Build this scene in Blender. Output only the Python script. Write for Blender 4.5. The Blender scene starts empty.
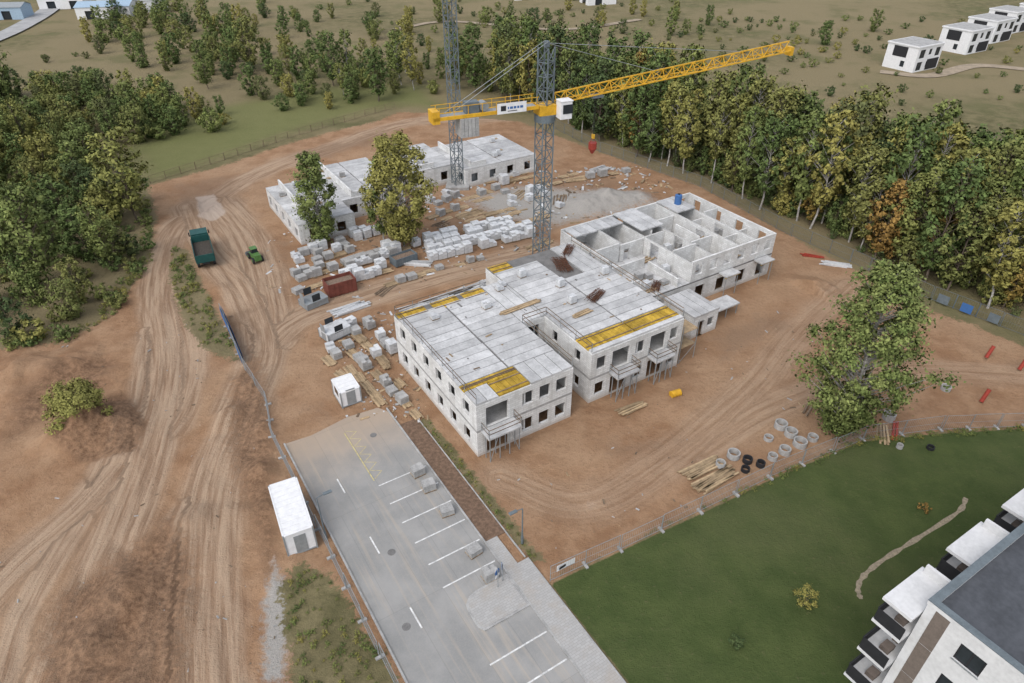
import bpy, math, random
import numpy as np
from mathutils import Vector, Matrix
random.seed(7); rng=np.random.default_rng(11)
H=46.0; F=682.67; PT=math.radians(35); TH=math.radians(32.2)
def P(px,py,z=0.0):
    dx=(px-512)/F; vy=(341.5-py)/F
    d=(dx, math.cos(PT)+vy*math.sin(PT), -math.sin(PT)+vy*math.cos(PT))
    t=(H-z)/(-d[2]); return (t*d[0],t*d[1],z)
def P2(px,py): return P(px,py)[:2]
CT,ST=math.cos(TH),math.sin(TH)
scene=bpy.context.scene
# ---------------- camera / light
cam=bpy.data.cameras.new("camera"); co=bpy.data.objects.new("camera",cam); scene.collection.objects.link(co)
co.location=(0,0,H); co.rotation_euler=(math.radians(90)-PT,0,0); cam.lens=24; cam.sensor_width=36; cam.clip_end=9000; cam.clip_start=.5
scene.camera=co
w=bpy.data.worlds.new("World"); scene.world=w; w.use_nodes=True; nt=w.node_tree
sky=nt.nodes.new('ShaderNodeTexSky'); sky.sky_type='NISHITA'; sky.sun_disc=False
el,az=math.radians(52),math.radians(215)
sky.sun_elevation=el; sky.sun_rotation=az; sky.dust_density=3
hs=nt.nodes.new('ShaderNodeHueSaturation'); hs.inputs['Saturation'].default_value=.38; hs.inputs['Value'].default_value=1.8
nt.links.new(sky.outputs[0],hs.inputs['Color']); nt.links.new(hs.outputs[0],nt.nodes['Background'].inputs[0]); nt.nodes['Background'].inputs[1].default_value=.15
sl=bpy.data.lights.new("sun",'SUN'); so=bpy.data.objects.new("sun",sl); scene.collection.objects.link(so)
sl.energy=.55; sl.angle=math.radians(50); sl.color=(1,.99,.97)
sd=Vector((math.sin(az)*math.cos(el),math.cos(az)*math.cos(el),math.sin(el)))
so.rotation_euler=sd.to_track_quat('Z','Y').to_euler(); so.location=(0,0,80)
scene.view_settings.view_transform='Standard'; scene.view_settings.look='None'; scene.view_settings.exposure=0
# ---------------- materials
class NT:
    def __init__(s,name):
        s.m=bpy.data.materials.new(name); s.m.use_nodes=True; s.t=s.m.node_tree; s.b=s.t.nodes['Principled BSDF']; s.b.inputs['Specular IOR Level'].default_value=.25
    def n(s,typ,**k):
        x=s.t.nodes.new(typ)
        for a,v in k.items(): setattr(x,a,v)
        return x
    def l(s,a,b): s.t.links.new(a,b)
    def noise(s,vec,scale,detail=4,rough=.6):
        n=s.n('ShaderNodeTexNoise'); n.inputs['Scale'].default_value=scale; n.inputs['Detail'].default_value=detail; n.inputs['Roughness'].default_value=rough
        if vec is not None: s.l(vec,n.inputs['Vector'])
        return n.outputs['Fac']
    def math(s,op,a,b=None,c=None,clamp=False):
        n=s.n('ShaderNodeMath',operation=op,use_clamp=clamp)
        for i,v in enumerate((a,b,c)):
            if v is None: continue
            if isinstance(v,(int,float)): n.inputs[i].default_value=v
            else: s.l(v,n.inputs[i])
        return n.outputs[0]
    def mix(s,f,a,b,blend='MIX'):
        n=s.n('ShaderNodeMix',data_type='RGBA',blend_type=blend)
        for i,v in ((0,f),(6,a),(7,b)):
            if isinstance(v,(int,float)): n.inputs[i].default_value=v
            elif isinstance(v,tuple): n.inputs[i].default_value=(*v,1)
            else: s.l(v,n.inputs[i])
        return n.outputs[2]
    def ss(s,x,a,b):
        n=s.n('ShaderNodeMapRange',interpolation_type='SMOOTHSTEP'); s.l(x,n.inputs[0]); n.inputs[1].default_value=a; n.inputs[2].default_value=b; return n.outputs[0]
    def attr(s,name):
        return s.n('ShaderNodeAttribute',attribute_name=name)
    def bump(s,h,strength,dist=.1):
        n=s.n('ShaderNodeBump'); n.inputs['Strength'].default_value=strength; n.inputs['Distance'].default_value=dist; s.l(h,n.inputs['Height']); s.l(n.outputs[0],s.b.inputs['Normal'])
MATS={}
def mat(name,col,rough=.8,var=.25,scale=1.2,island=.0,metal=0,bump=0,col2=None):
    if name in MATS: return MATS[name]
    s=NT(name); tc=s.n('ShaderNodeTexCoord').outputs['Object']
    n1=s.noise(tc,scale,5,.65); n2=s.noise(tc,scale*7,3,.6)
    f=s.math('ADD',s.math('MULTIPLY',n1,.65),s.math('MULTIPLY',n2,.35))
    f=s.ss(f,.35,.65)
    dark=tuple(c*(1-var) for c in col) if col2 is None else col2
    c=s.mix(f,dark,tuple(min(1,x*(1+var*.25)) for x in col))
    if island>0:
        g=s.n('ShaderNodeNewGeometry').outputs['Random Per Island']
        c=s.mix(1.0,c,s.mix(g,(1-island,)*3,(1,1,1)),'MULTIPLY')
    s.l(c,s.b.inputs['Base Color']); s.b.inputs['Roughness'].default_value=rough; s.b.inputs['Metallic'].default_value=metal
    if bump: s.bump(n2,bump,.03)
    MATS[name]=s.m; return s.m
def block_mat():
    s=NT('aerated_block'); tc=s.n('ShaderNodeTexCoord').outputs['Object']
    sp=s.n('ShaderNodeSeparateXYZ'); s.l(tc,sp.inputs[0]); cb=s.n('ShaderNodeCombineXYZ')
    s.l(s.math('ADD',sp.outputs[0],sp.outputs[1]),cb.inputs[0]); s.l(sp.outputs[2],cb.inputs[1])
    b=s.n('ShaderNodeTexBrick'); s.l(cb.outputs[0],b.inputs['Vector']); b.inputs['Scale'].default_value=1
    b.inputs['Brick Width'].default_value=.6; b.inputs['Row Height'].default_value=.25; b.inputs['Mortar Size'].default_value=.014
    b.inputs['Color1'].default_value=(.66,.66,.65,1); b.inputs['Color2'].default_value=(.54,.54,.53,1); b.inputs['Mortar'].default_value=(.38,.38,.37,1)
    n=s.noise(tc,.5,6,.7); c=s.mix(s.math('MULTIPLY',s.ss(n,.42,.72),.75),b.outputs['Color'],(.40,.39,.37))
    mp=s.n('ShaderNodeMapping'); mp.inputs['Scale'].default_value=(1.6,1.6,.12); s.l(tc,mp.inputs[0])
    st=s.noise(mp.outputs[0],1.4,4,.6); c=s.mix(s.math('MULTIPLY',s.ss(st,.52,.72),.45),c,(.36,.35,.33))
    low=s.math('SUBTRACT',1.0,s.ss(s.math('ADD',sp.outputs[2],s.math('MULTIPLY',n,.8)),.3,1.1))
    c=s.mix(s.math('MULTIPLY',low,.6),c,(.32,.24,.17))
    s.l(c,s.b.inputs['Base Color']); s.b.inputs['Roughness'].default_value=.95; return s.m
M_block=block_mat()
M_slab=mat('precast_slab',(.53,.53,.53),.9,.28,.6,island=.25,bump=.3)
M_conc=mat('concrete',(.38,.375,.365),.9,.3,1.0,island=.15)
M_ring=mat('concrete_ring_grey',(.36,.355,.345),.9,.25,1.5)
M_concd=mat('concrete_dark',(.17,.165,.16),.9,.3,1.0)
M_yel=mat('formwork_yellow',(.56,.36,.045),.7,.4,1.5,island=.4)
M_cry=mat('crane_yellow',(.62,.35,.03),.5,.25,2)
M_grey=mat('galvanised_steel',(.30,.32,.33),.5,.2,2,metal=.3)
M_mast=mat('mast_grey',(.13,.155,.17),.6,.25,2)
M_white=mat('white_paint',(.68,.68,.685),.6,.12,2)
M_wood=mat('fresh_timber',(.45,.33,.20),.8,.35,2,island=.45)
M_woodd=mat('old_timber',(.22,.16,.11),.85,.35,2,island=.4)
M_rust=mat('rebar_rust',(.13,.06,.035),.8,.3,3,island=.3)
M_black=mat('black_plastic',(.025,.025,.028),.6,.2,2)
M_glass=mat('window_glass',(.03,.035,.04),.12,.2,1)
M_dgreen=mat('truck_green',(.015,.07,.065),.5,.25,2)
M_green=mat('machine_green',(.08,.17,.05),.5,.3,2)
M_red=mat('red_paint',(.30,.045,.03),.6,.3,2)
M_maroon=mat('maroon_steel',(.17,.055,.04),.7,.35,1)
M_blue=mat('blue_banner',(.05,.13,.32),.6,.15,2)
M_bluel=mat('light_blue_cladding',(.30,.40,.50),.6,.15,2)
M_roof=mat('roof_membrane',(.075,.08,.09),.9,.3,.4)
M_foil=mat('white_wrap',(.60,.61,.62),.35,.22,3,island=.22)
M_brown=mat('brown_cladding',(.16,.13,.11),.8,.2,3)
def asphalt_mat():
    s=NT('worn_asphalt'); tc=s.n('ShaderNodeTexCoord').outputs['Object']
    n1=s.noise(tc,.25,5,.6); n2=s.noise(tc,9,3,.7); n3=s.noise(tc,60,2,.5)
    c=s.mix(s.ss(n1,.35,.7),(.225,.225,.22),(.30,.295,.285)); c=s.mix(s.math('MULTIPLY',s.ss(n2,.4,.7),.3),c,(.33,.31,.28))
    mp=s.n('ShaderNodeMapping'); mp.inputs['Scale'].default_value=(1.1,.05,1); s.l(tc,mp.inputs[0])
    st=s.noise(mp.outputs[0],1.5,4,.6); c=s.mix(s.math('MULTIPLY',s.ss(st,.5,.7),.55),c,(.38,.33,.27))
    sp=s.n('ShaderNodeSeparateXYZ'); s.l(tc,sp.inputs[0])
    top=s.ss(s.math('ADD',sp.outputs[1],s.math('MULTIPLY',n1,8.0)),17,27); c=s.mix(s.math('MULTIPLY',top,.75),c,(.36,.27,.19))
    c=s.mix(s.math('MULTIPLY',s.ss(n3,.5,.8),.3),c,(.14,.14,.14))
    b=s.n('ShaderNodeTexBrick'); s.l(tc,b.inputs['Vector']); b.inputs['Scale'].default_value=1; b.inputs['Brick Width'].default_value=2.75; b.inputs['Row Height'].default_value=11; b.inputs['Mortar Size'].default_value=.02; b.inputs['Color1'].default_value=(1,1,1,1); b.inputs['Color2'].default_value=(.95,.95,.95,1); b.inputs['Mortar'].default_value=(.82,.82,.82,1)
    c=s.mix(1.0,c,b.outputs['Color'],'MULTIPLY')
    s.l(c,s.b.inputs['Base Color']); s.b.inputs['Roughness'].default_value=.9; return s.m
M_asph=asphalt_mat()
def paver_mat():
    s=NT('paving_blocks'); tc=s.n('ShaderNodeTexCoord').outputs['Object']
    b=s.n('ShaderNodeTexBrick'); s.l(tc,b.inputs['Vector']); b.inputs['Scale'].default_value=1; b.inputs['Brick Width'].default_value=.4; b.inputs['Row Height'].default_value=.2; b.inputs['Mortar Size'].default_value=.01
    b.inputs['Color1'].default_value=(.36,.355,.345,1); b.inputs['Color2'].default_value=(.32,.315,.305,1); b.inputs['Mortar'].default_value=(.25,.24,.23,1)
    c=s.mix(s.math('MULTIPLY',s.ss(s.noise(tc,.5,5,.65),.45,.7),.5),b.outputs['Color'],(.31,.27,.225))
    s.l(c,s.b.inputs['Base Color']); s.b.inputs['Roughness'].default_value=.9; return s.m
M_pave=paver_mat()
M_mark=mat('road_paint',(.64,.64,.63),.7,.4,3)
M_marky=mat('road_paint_yellow',(.50,.43,.2),.7,.4,3)
# ---------------- mesh builder
class MB:
    def __init__(s): s.v=[]; s.f=[]; s.mi=[]; s.mats=[]
    def m(s,mt):
        if mt not in s.mats: s.mats.append(mt)
        return s.mats.index(mt)
    def poly(s,pts,mt):
        b=len(s.v); s.v+= [tuple(p) for p in pts]; s.f.append(tuple(range(b,b+len(pts)))); s.mi.append(s.m(mt))
    def box(s,x0,x1,y0,y1,z0,z1,mt,M=None):
        b=len(s.v); c=[(x0,y0,z0),(x1,y0,z0),(x1,y1,z0),(x0,y1,z0),(x0,y0,z1),(x1,y0,z1),(x1,y1,z1),(x0,y1,z1)]
        if M is not None: c=[tuple(M@Vector(p)) for p in c]
        s.v+=c; i=s.m(mt)
        for q in ((0,3,2,1),(4,5,6,7),(0,1,5,4),(1,2,6,5),(2,3,7,6),(3,0,4,7)):
            s.f.append(tuple(b+k for k in q)); s.mi.append(i)
    def beam(s,p,q,wd,mt,hd=None):
        p=Vector(p);q=Vector(q); d=q-p; L=d.length
        if L<1e-5: return
        M=Matrix.Translation(p)@d.to_track_quat('X','Z').to_matrix().to_4x4(); hd=hd or wd
        s.box(0,L,-wd/2,wd/2,-hd/2,hd/2,mt,M)
    def cyl(s,p,q,r0,r1,mt,n=10,caps=True):
        p=Vector(p);q=Vector(q); d=q-p; M=d.to_track_quat('Z','Y').to_matrix(); b=len(s.v); i=s.m(mt)
        for c,r in ((p,r0),(q,r1)):
            for k in range(n):
                a=2*math.pi*k/n; s.v.append(tuple(c+M@Vector((r*math.cos(a),r*math.sin(a),0))))
        for k in range(n):
            s.f.append((b+k,b+(k+1)%n,b+n+(k+1)%n,b+n+k)); s.mi.append(i)
        if caps:
            s.f.append(tuple(b+k for k in range(n-1,-1,-1))); s.mi.append(i); s.f.append(tuple(b+n+k for k in range(n))); s.mi.append(i)
    def prism(s,pts,z0,z1,mt):
        n=len(pts); s.poly([(x,y,z1) for x,y in pts],mt)
        for k in range(n):
            a=pts[k]; c=pts[(k+1)%n]; s.poly([(a[0],a[1],z0),(c[0],c[1],z0),(c[0],c[1],z1),(a[0],a[1],z1)],mt)
    def mesh(s,name):
        me=bpy.data.meshes.new(name); me.from_pydata(s.v,[],s.f); 
        for mt in s.mats: me.materials.append(mt)
        me.polygons.foreach_set('material_index',s.mi); me.update(); return me
    def obj(s,name,loc=(0,0,0),rot=0,parent=None,bevel=0):
        return put(s.mesh(name),name,loc,rot,parent,bevel)
def put(me,name,loc=(0,0,0),rot=0,parent=None,bevel=0,sc=None):
    o=bpy.data.objects.new(name,me); scene.collection.objects.link(o); o.location=loc; o.rotation_euler=(0,0,rot)
    if sc: o.scale=sc
    if parent: o.parent=parent
    if bevel:
        b=o.modifiers.new('b','BEVEL'); b.width=bevel; b.segments=2; b.limit_method='ANGLE'
    return o
def empty(name,loc=(0,0,0),rot=0):
    o=bpy.data.objects.new(name,None); scene.collection.objects.link(o); o.location=loc; o.rotation_euler=(0,0,rot); o.empty_display_size=.5; return o
def wall(mb,ax,fx,s0,s1,z0,z1,t,ops,mt):
    def bx(a,b,c,d):
        if b-a<.01 or d-c<.01: return
        if ax=='x': mb.box(a,b,fx,fx+t,c,d,mt)
        else: mb.box(fx,fx+t,a,b,c,d,mt)
    cur=s0
    for (a,b,c,d) in sorted(ops):
        bx(cur,a,z0,z1); bx(a,b,z0,c); bx(a,b,d,z1); cur=b
    bx(cur,s1,z0,z1)
def L2W(o,x,y,z=0):
    return (o[0]+x*CT-y*ST, o[1]+x*ST+y*CT, z)
# ---------------- ground
def vnoise(x,y,seed=0):
    xi=np.floor(x).astype(np.int64); yi=np.floor(y).astype(np.int64); fx=x-xi; fy=y-yi
    fx=fx*fx*(3-2*fx); fy=fy*fy*(3-2*fy)
    def h(a,b):
        n=(a*374761393+b*668265263+seed*1442695041)&0x7fffffff; n=((n^(n>>13))*1274126177)&0x7fffffff; return ((n^(n>>16))&0xffff)/65535.
    return (h(xi,yi)*(1-fx)+h(xi+1,yi)*fx)*(1-fy)+(h(xi,yi+1)*(1-fx)+h(xi+1,yi+1)*fx)*fy
def sdist(X,Y,poly):
    d=np.full(X.shape,1e9); ins=np.zeros(X.shape,bool); n=len(poly)
    for i in range(n):
        ax,ay=poly[i]; bx,by=poly[(i+1)%n]; ex,ey=bx-ax,by-ay
        t=np.clip(((X-ax)*ex+(Y-ay)*ey)/(ex*ex+ey*ey+1e-9),0,1); d=np.minimum(d,np.hypot(X-ax-t*ex,Y-ay-t*ey))
        c=((ay>Y)!=(by>Y))&(X<(bx-ax)*(Y-ay)/(by-ay+1e-12)+ax); ins^=c
    return np.where(ins,d,-d)
def axis(lo,hi,step,far,g=1.06):
    a=list(np.arange(lo,hi+step,step)); s=step
    while a[-1]<far[1]: s*=g; a.append(a[-1]+s)
    s=step; b=[]; c=lo
    while c>far[0]: s*=g; c-=s; b.append(c)
    return np.array(b[::-1]+a)
xs=axis(-72,72,.3,(-3500,3500)); ys=axis(14,150,.3,(-300,5000))
X,Y=np.meshgrid(xs,ys); nx,ny=len(xs),len(ys)
px=lambda L:[P2(a,b) for a,b in L]
dirt_poly=px([(-260,900),(-260,360),(0,350),(62,342),(108,318),(150,262),(157,215),(148,186),(225,165),(300,140),(380,120),(398,112),(430,113),(520,122),(598,152),(700,186),(790,236),(850,268),(920,306),(1024,346),(1300,420),(1300,438),(1024,428),(940,432),(860,440),(700,512),(548,584),(640,715),(620,900)])
lawn_poly=px([(551,584),(700,514),(770,480),(862,442),(940,434),(1024,429),(1500,430),(1500,1200),(900,1200),(722,800)])
strip1=px([(172,245),(188,250),(205,290),(232,340),(238,362),(205,350),(182,320),(170,280)])
strip2=px([(278,590),(300,562),(330,575),(400,683),(480,860),(300,860),(292,683)])
strip3=px([(418,420),(430,418),(545,560),(530,562)])
mud1=px([(30,720),(50,600),(110,560),(175,510),(200,560),(190,640),(190,720),(100,760)])
mud2=px([(50,445),(85,400),(125,392),(150,425),(135,455),(80,465)])
mud3=px([(225,380),(262,350),(282,430),(290,560),(262,600),(225,470)])
mud4=px([(0,400),(60,360),(130,350),(120,385),(60,420),(0,450)])
gravelp=px([(590,190),(640,190),(660,205),(620,215),(560,225),(500,220),(460,200),(520,185)])
gravel2=px([(275,560),(292,600),(285,683),(262,683),(262,600)])
meadow=px([(150,180),(225,155),(300,128),(395,104),(440,108),(420,85),(330,88),(200,110),(130,150)])
puddle_sheen=px([(195,197),(215,193),(228,212),(215,222),(197,218)])
pud2_sheen=px([(560,500),(600,485),(625,500),(590,520)])
wetp=[px(q) for q in ([(150,240),(190,235),(200,280),(160,290)],[(225,300),(262,300),(280,340),(240,350)],[(300,150),(390,125),(400,140),(310,165)],[(590,440),(680,425),(700,450),(610,470)],[(700,330),(790,300),(800,330),(720,370)],[(300,400),(335,390),(340,420),(300,430)],[(165,185),(240,170),(250,200),(180,235)],[(270,235),(300,240),(300,300),(270,300)],[(420,225),(560,170),(640,180),(540,250),(440,262)])]
def msk(poly,wd): return np.clip(.5+sdist(X,Y,poly)/wd,0,1)
A_d=msk(dirt_poly,4.0); A_l=msk(lawn_poly,.8)
A_w=np.maximum.reduce([msk(strip1,3),msk(strip2,3),msk(strip3,1.6)*.9])
A_m=np.maximum.reduce([msk(mud1,5),msk(mud2,2),msk(mud3,4)*.85,msk(mud4,5)*.8]); A_g=np.maximum(msk(gravelp,8),msk(gravel2,2)); A_md=msk(meadow,6); A_p=np.maximum(msk(puddle_sheen,2),msk(pud2_sheen,3)*.5)
A_wet=np.maximum.reduce([msk(q,8) for q in wetp])
dirt=A_d*(1-A_w)
def smooth(pts,k=6):
    pts=[np.array(p) for p in pts]; pts=[2*pts[0]-pts[1]]+pts+[2*pts[-1]-pts[-2]]; out=[]
    for i in range(1,len(pts)-2):
        for j in range(k):
            t=j/k; a,b,c,d=pts[i-1:i+3]; out.append(.5*((2*b)+(-a+c)*t+(2*a-5*b+4*c-d)*t*t+(-a+3*b-3*c+d)*t**3))
    out.append(pts[-2]); return out
paths=[([(215,800),(205,683),(205,570),(215,480),(245,405),(264,345),(245,290),(208,245),(190,205)],2.4,1.),
 ([(20,800),(60,683),(105,570),(148,450),(165,360),(158,290),(175,230),(215,200)],2.2,1.),
 ([(150,460),(185,400),(190,340),(165,290)],1.6,.7),
 ([(262,350),(300,318),(360,298),(440,275),(520,256),(545,250)],2.4,1.),
 ([(205,205),(260,172),(330,148),(410,122),(500,118)],2.4,.9),
 ([(500,480),(580,505),(660,465),(750,390),(800,330),(850,285)],2.2,.45),
 ([(-60,640),(20,560),(90,500),(140,440)],1.8,.8),
 ([(215,200),(245,235),(262,290),(270,340)],3.0,1.),
 ([(700,450),(790,400),(900,370),(1100,380)],2.2,.45),
 ([(130,800),(150,683),(170,590),(195,500)],1.6,.8),
 ([(0,690),(30,600),(100,480),(140,400),(150,330)],1.2,.8)]
W=np.zeros(X.shape); U=np.zeros(X.shape); S=np.zeros(X.shape)
for pi,(pl,wd,stn) in enumerate(paths):
    pts=smooth(px(pl)); bd=np.full(X.shape,1e9); bu=np.zeros(X.shape); bs=np.zeros(X.shape); acc=0
    for i in range(len(pts)-1):
        a,b=pts[i],pts[i+1]; e=b-a; L=np.hypot(*e); t=np.clip(((X-a[0])*e[0]+(Y-a[1])*e[1])/L**2,0,1)
        qx=X-a[0]-t*e[0]; qy=Y-a[1]-t*e[1]; d=np.hypot(qx,qy); sg=np.sign(e[0]*qy-e[1]*qx); m=d<bd
        bd=np.where(m,d,bd); bu=np.where(m,d*sg,bu); bs=np.where(m,acc+t*L,bs); acc+=L
    ww=np.clip(1.6-bd/wd*(.8+.5*vnoise(X/3,Y/3,60+pi)),0,1)*stn; m=ww>W
    W=np.where(m,ww,W); U=np.where(m,bu+pi*17.3,U); S=np.where(m,bs,S)
Z=np.zeros(X.shape)
far=np.clip((Y-150)/300,0,1)
near=(X>-72)&(X<72)&(Y>14)&(Y<150)
Z+=near*dirt*((vnoise(X/6,Y/6,1)-.5)*.3+(vnoise(X/1.3,Y/1.3,2)-.5)*.1)
Z+=near*dirt*W*((vnoise(U*1.4,S*.12,3)-.5)*.2)
Z+=near*A_m*((vnoise(X/2.2,Y/2.2,5)-.3)*.9+(vnoise(X/.7,Y/.7,6)-.5)*.35)
def mound(c,r,h,seed):
    global Z
    x,y=P2(*c); d=np.hypot(X-x,Y-y)/r*(1+.35*(vnoise(X/2,Y/2,seed)-.5)); Z+=h*np.clip(1-d,0,1)**1.1*(1+.5*(vnoise(X/.8,Y/.8,seed+1)-.5))
mound((98,428),4.5,2.6,21); mound((60,440),3,1.2,23); mound((810,290),4,1.3,31); mound((608,200),5,1.8,33); mound((585,207),4,1.2,34); mound((215,290),2,.5,41)
mound((225,420),2.2,.7,42); mound((190,520),2.5,.8,43); mound((262,470),2,.9,44); mound((640,200),4,1.2,35); mound((20,375),5,1.4,36); mound((262,430),1.6,.7,37); mound((70,365),4,1.0,38); mound((120,600),2.5,.9,39); mound((90,650),2.2,.8,40)
RO=P2(443,588)
rb=(X-RO[0])*CT+(Y-RO[1])*ST; ra=-(X-RO[0])*ST+(Y-RO[1])*CT
flat=np.clip(np.maximum(np.maximum(-6.3-rb,rb-7.6),ra-23.6)/1.0,0,1); Z*=flat
Z=np.where(flat<.01,-.03,Z)
FO=P2(478,457)
fb=(X-FO[0])*CT+(Y-FO[1])*ST; fa=-(X-FO[0])*ST+(Y-FO[1])*CT
inb=(fb>-.5)&(fb<52)&(fa>-.5)&(fa<26); Z=np.where(inb,np.minimum(Z,0)*.3,Z)
Z+=far*(vnoise(X/180,Y/180,9)-.3)*6*np.clip((Y-200)/400,0,1)
verts=np.stack([X,Y,Z],-1).reshape(-1,3)
idx=np.arange(nx*ny).reshape(ny,nx); q=np.stack([idx[:-1,:-1],idx[:-1,1:],idx[1:,1:],idx[1:,:-1]],-1).reshape(-1,4)
me=bpy.data.meshes.new('ground'); me.vertices.add(len(verts)); me.vertices.foreach_set('co',verts.ravel().astype(np.float32))
me.loops.add(q.size); me.loops.foreach_set('vertex_index',q.ravel().astype(np.int32)); me.polygons.add(len(q)); me.polygons.foreach_set('loop_start',np.arange(0,q.size,4,dtype=np.int32)); me.polygons.foreach_set('loop_total',np.full(len(q),4,np.int32)); me.update(calc_edges=True)
me.polygons.foreach_set('use_smooth',np.ones(len(q),bool))
for nm,a in (('dirt',dirt),('lawn',A_l),('mud',A_m),('grav',A_g),('meadow',A_md),('tw',W),('tu',U),('tsx',S),('pud_sheen',A_p),('wet',A_wet)):
    at=me.attributes.new(nm,'FLOAT','POINT'); at.data.foreach_set('value',a.ravel().astype(np.float32))
s=NT('ground_soil_and_grass'); pos=s.n('ShaderNodeNewGeometry').outputs['Position']
def fa_(n): return s.attr(n).outputs['Fac']
nA=s.noise(pos,.06,5,.6); nB=s.noise(pos,.35,6,.65); nC=s.noise(pos,2.2,5,.7); nD=s.noise(pos,11,3,.7); nF=s.noise(pos,.012,5,.6)
c=s.mix(s.ss(nB,.35,.68),(.245,.138,.076),(.335,.208,.124))
c=s.mix(s.math('MULTIPLY',s.ss(nA,.45,.62),.5),c,(.37,.25,.158))
c=s.mix(s.math('MULTIPLY',s.ss(nC,.48,.72),.5),c,(.19,.112,.066))
cb=s.n('ShaderNodeCombineXYZ'); s.l(s.math('MULTIPLY',fa_('tu'),1.9),cb.inputs[0]); s.l(s.math('MULTIPLY',fa_('tsx'),.09),cb.inputs[1])
st=s.noise(cb.outputs[0],1.0,6,.68)
tr=s.mix(s.ss(st,.34,.62),(.22,.14,.09),(.41,.305,.215))
c=s.mix(s.math('MULTIPLY',s.ss(fa_('tw'),0,.8),.8),c,tr)
c=s.mix(s.math('MULTIPLY',s.ss(s.math('ADD',fa_('wet'),s.math('MULTIPLY',s.math('SUBTRACT',nB,.5),1.2)),.5,.9),.6),c,s.mix(st,(.13,.078,.048),(.27,.18,.12)))
c=s.mix(s.math('MULTIPLY',s.ss(s.math('ADD',fa_('mud'),s.math('MULTIPLY',s.math('SUBTRACT',nC,.5),.9)),.35,.75),.85),c,s.mix(s.ss(nC,.3,.7),(.10,.055,.032),(.28,.168,.10)))
c=s.mix(s.ss(s.math('ADD',fa_('grav'),s.math('SUBTRACT',nC,.5)),.35,.8),c,s.mix(nD,(.22,.205,.185),(.42,.40,.37)))
c=s.mix(s.math('MULTIPLY',s.ss(s.math('ADD',fa_('pud_sheen'),s.math('MULTIPLY',s.math('SUBTRACT',nB,.5),.9)),.5,.8),.6),c,(.46,.39,.335))  # puddles: pale reflection painted into the matte base colour
c=s.mix(s.math('MULTIPLY',s.ss(nD,.52,.75),.25),c,(.46,.36,.27))
# wild field
g=s.mix(s.ss(nB,.32,.7),(.10,.092,.042),(.20,.17,.09)); g=s.mix(s.ss(nF,.38,.54),g,s.mix(nC,(.15,.12,.062),(.27,.22,.13)))
g=s.mix(s.math('MULTIPLY',s.ss(nA,.5,.66),.55),g,(.10,.105,.042)); g=s.mix(s.math('MULTIPLY',s.ss(nC,.45,.7),.45),g,(.075,.072,.034))
g=s.mix(s.math('MULTIPLY',fa_('meadow'),.8),g,s.mix(nC,(.09,.11,.035),(.20,.20,.08)))
gm=s.math('ADD',fa_('dirt'),s.math('MULTIPLY',s.math('SUBTRACT',nC,.5),1.1)); gm=s.math('ADD',gm,s.math('MULTIPLY',s.math('SUBTRACT',nB,.5),.6))
c=s.mix(s.ss(gm,.42,.58),g,c)
lw=s.mix(s.ss(nB,.3,.7),(.050,.072,.022),(.076,.098,.032)); lw=s.mix(s.math('MULTIPLY',s.ss(nA,.42,.68),.6),lw,(.105,.110,.05)); lw=s.mix(s.math('MULTIPLY',s.ss(nD,.45,.75),.5),lw,(.034,.048,.016)); lw=s.mix(s.math('MULTIPLY',s.ss(nC,.56,.74),.5),lw,(.14,.12,.07))
c=s.mix(s.ss(s.math('ADD',fa_('lawn'),s.math('MULTIPLY',s.math('SUBTRACT',nC,.5),.5)),.4,.6),c,lw)
s.l(c,s.b.inputs['Base Color']); s.b.inputs['Roughness'].default_value=.95; s.b.inputs['Specular IOR Level'].default_value=.15
s.bump(s.math('ADD',s.math('ADD',nC,s.math('MULTIPLY',nD,.5)),s.math('MULTIPLY',st,s.math('MULTIPLY',fa_('tw'),1.0))),.9,.22)
me.materials.append(s.m); put(me,'ground')
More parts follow.
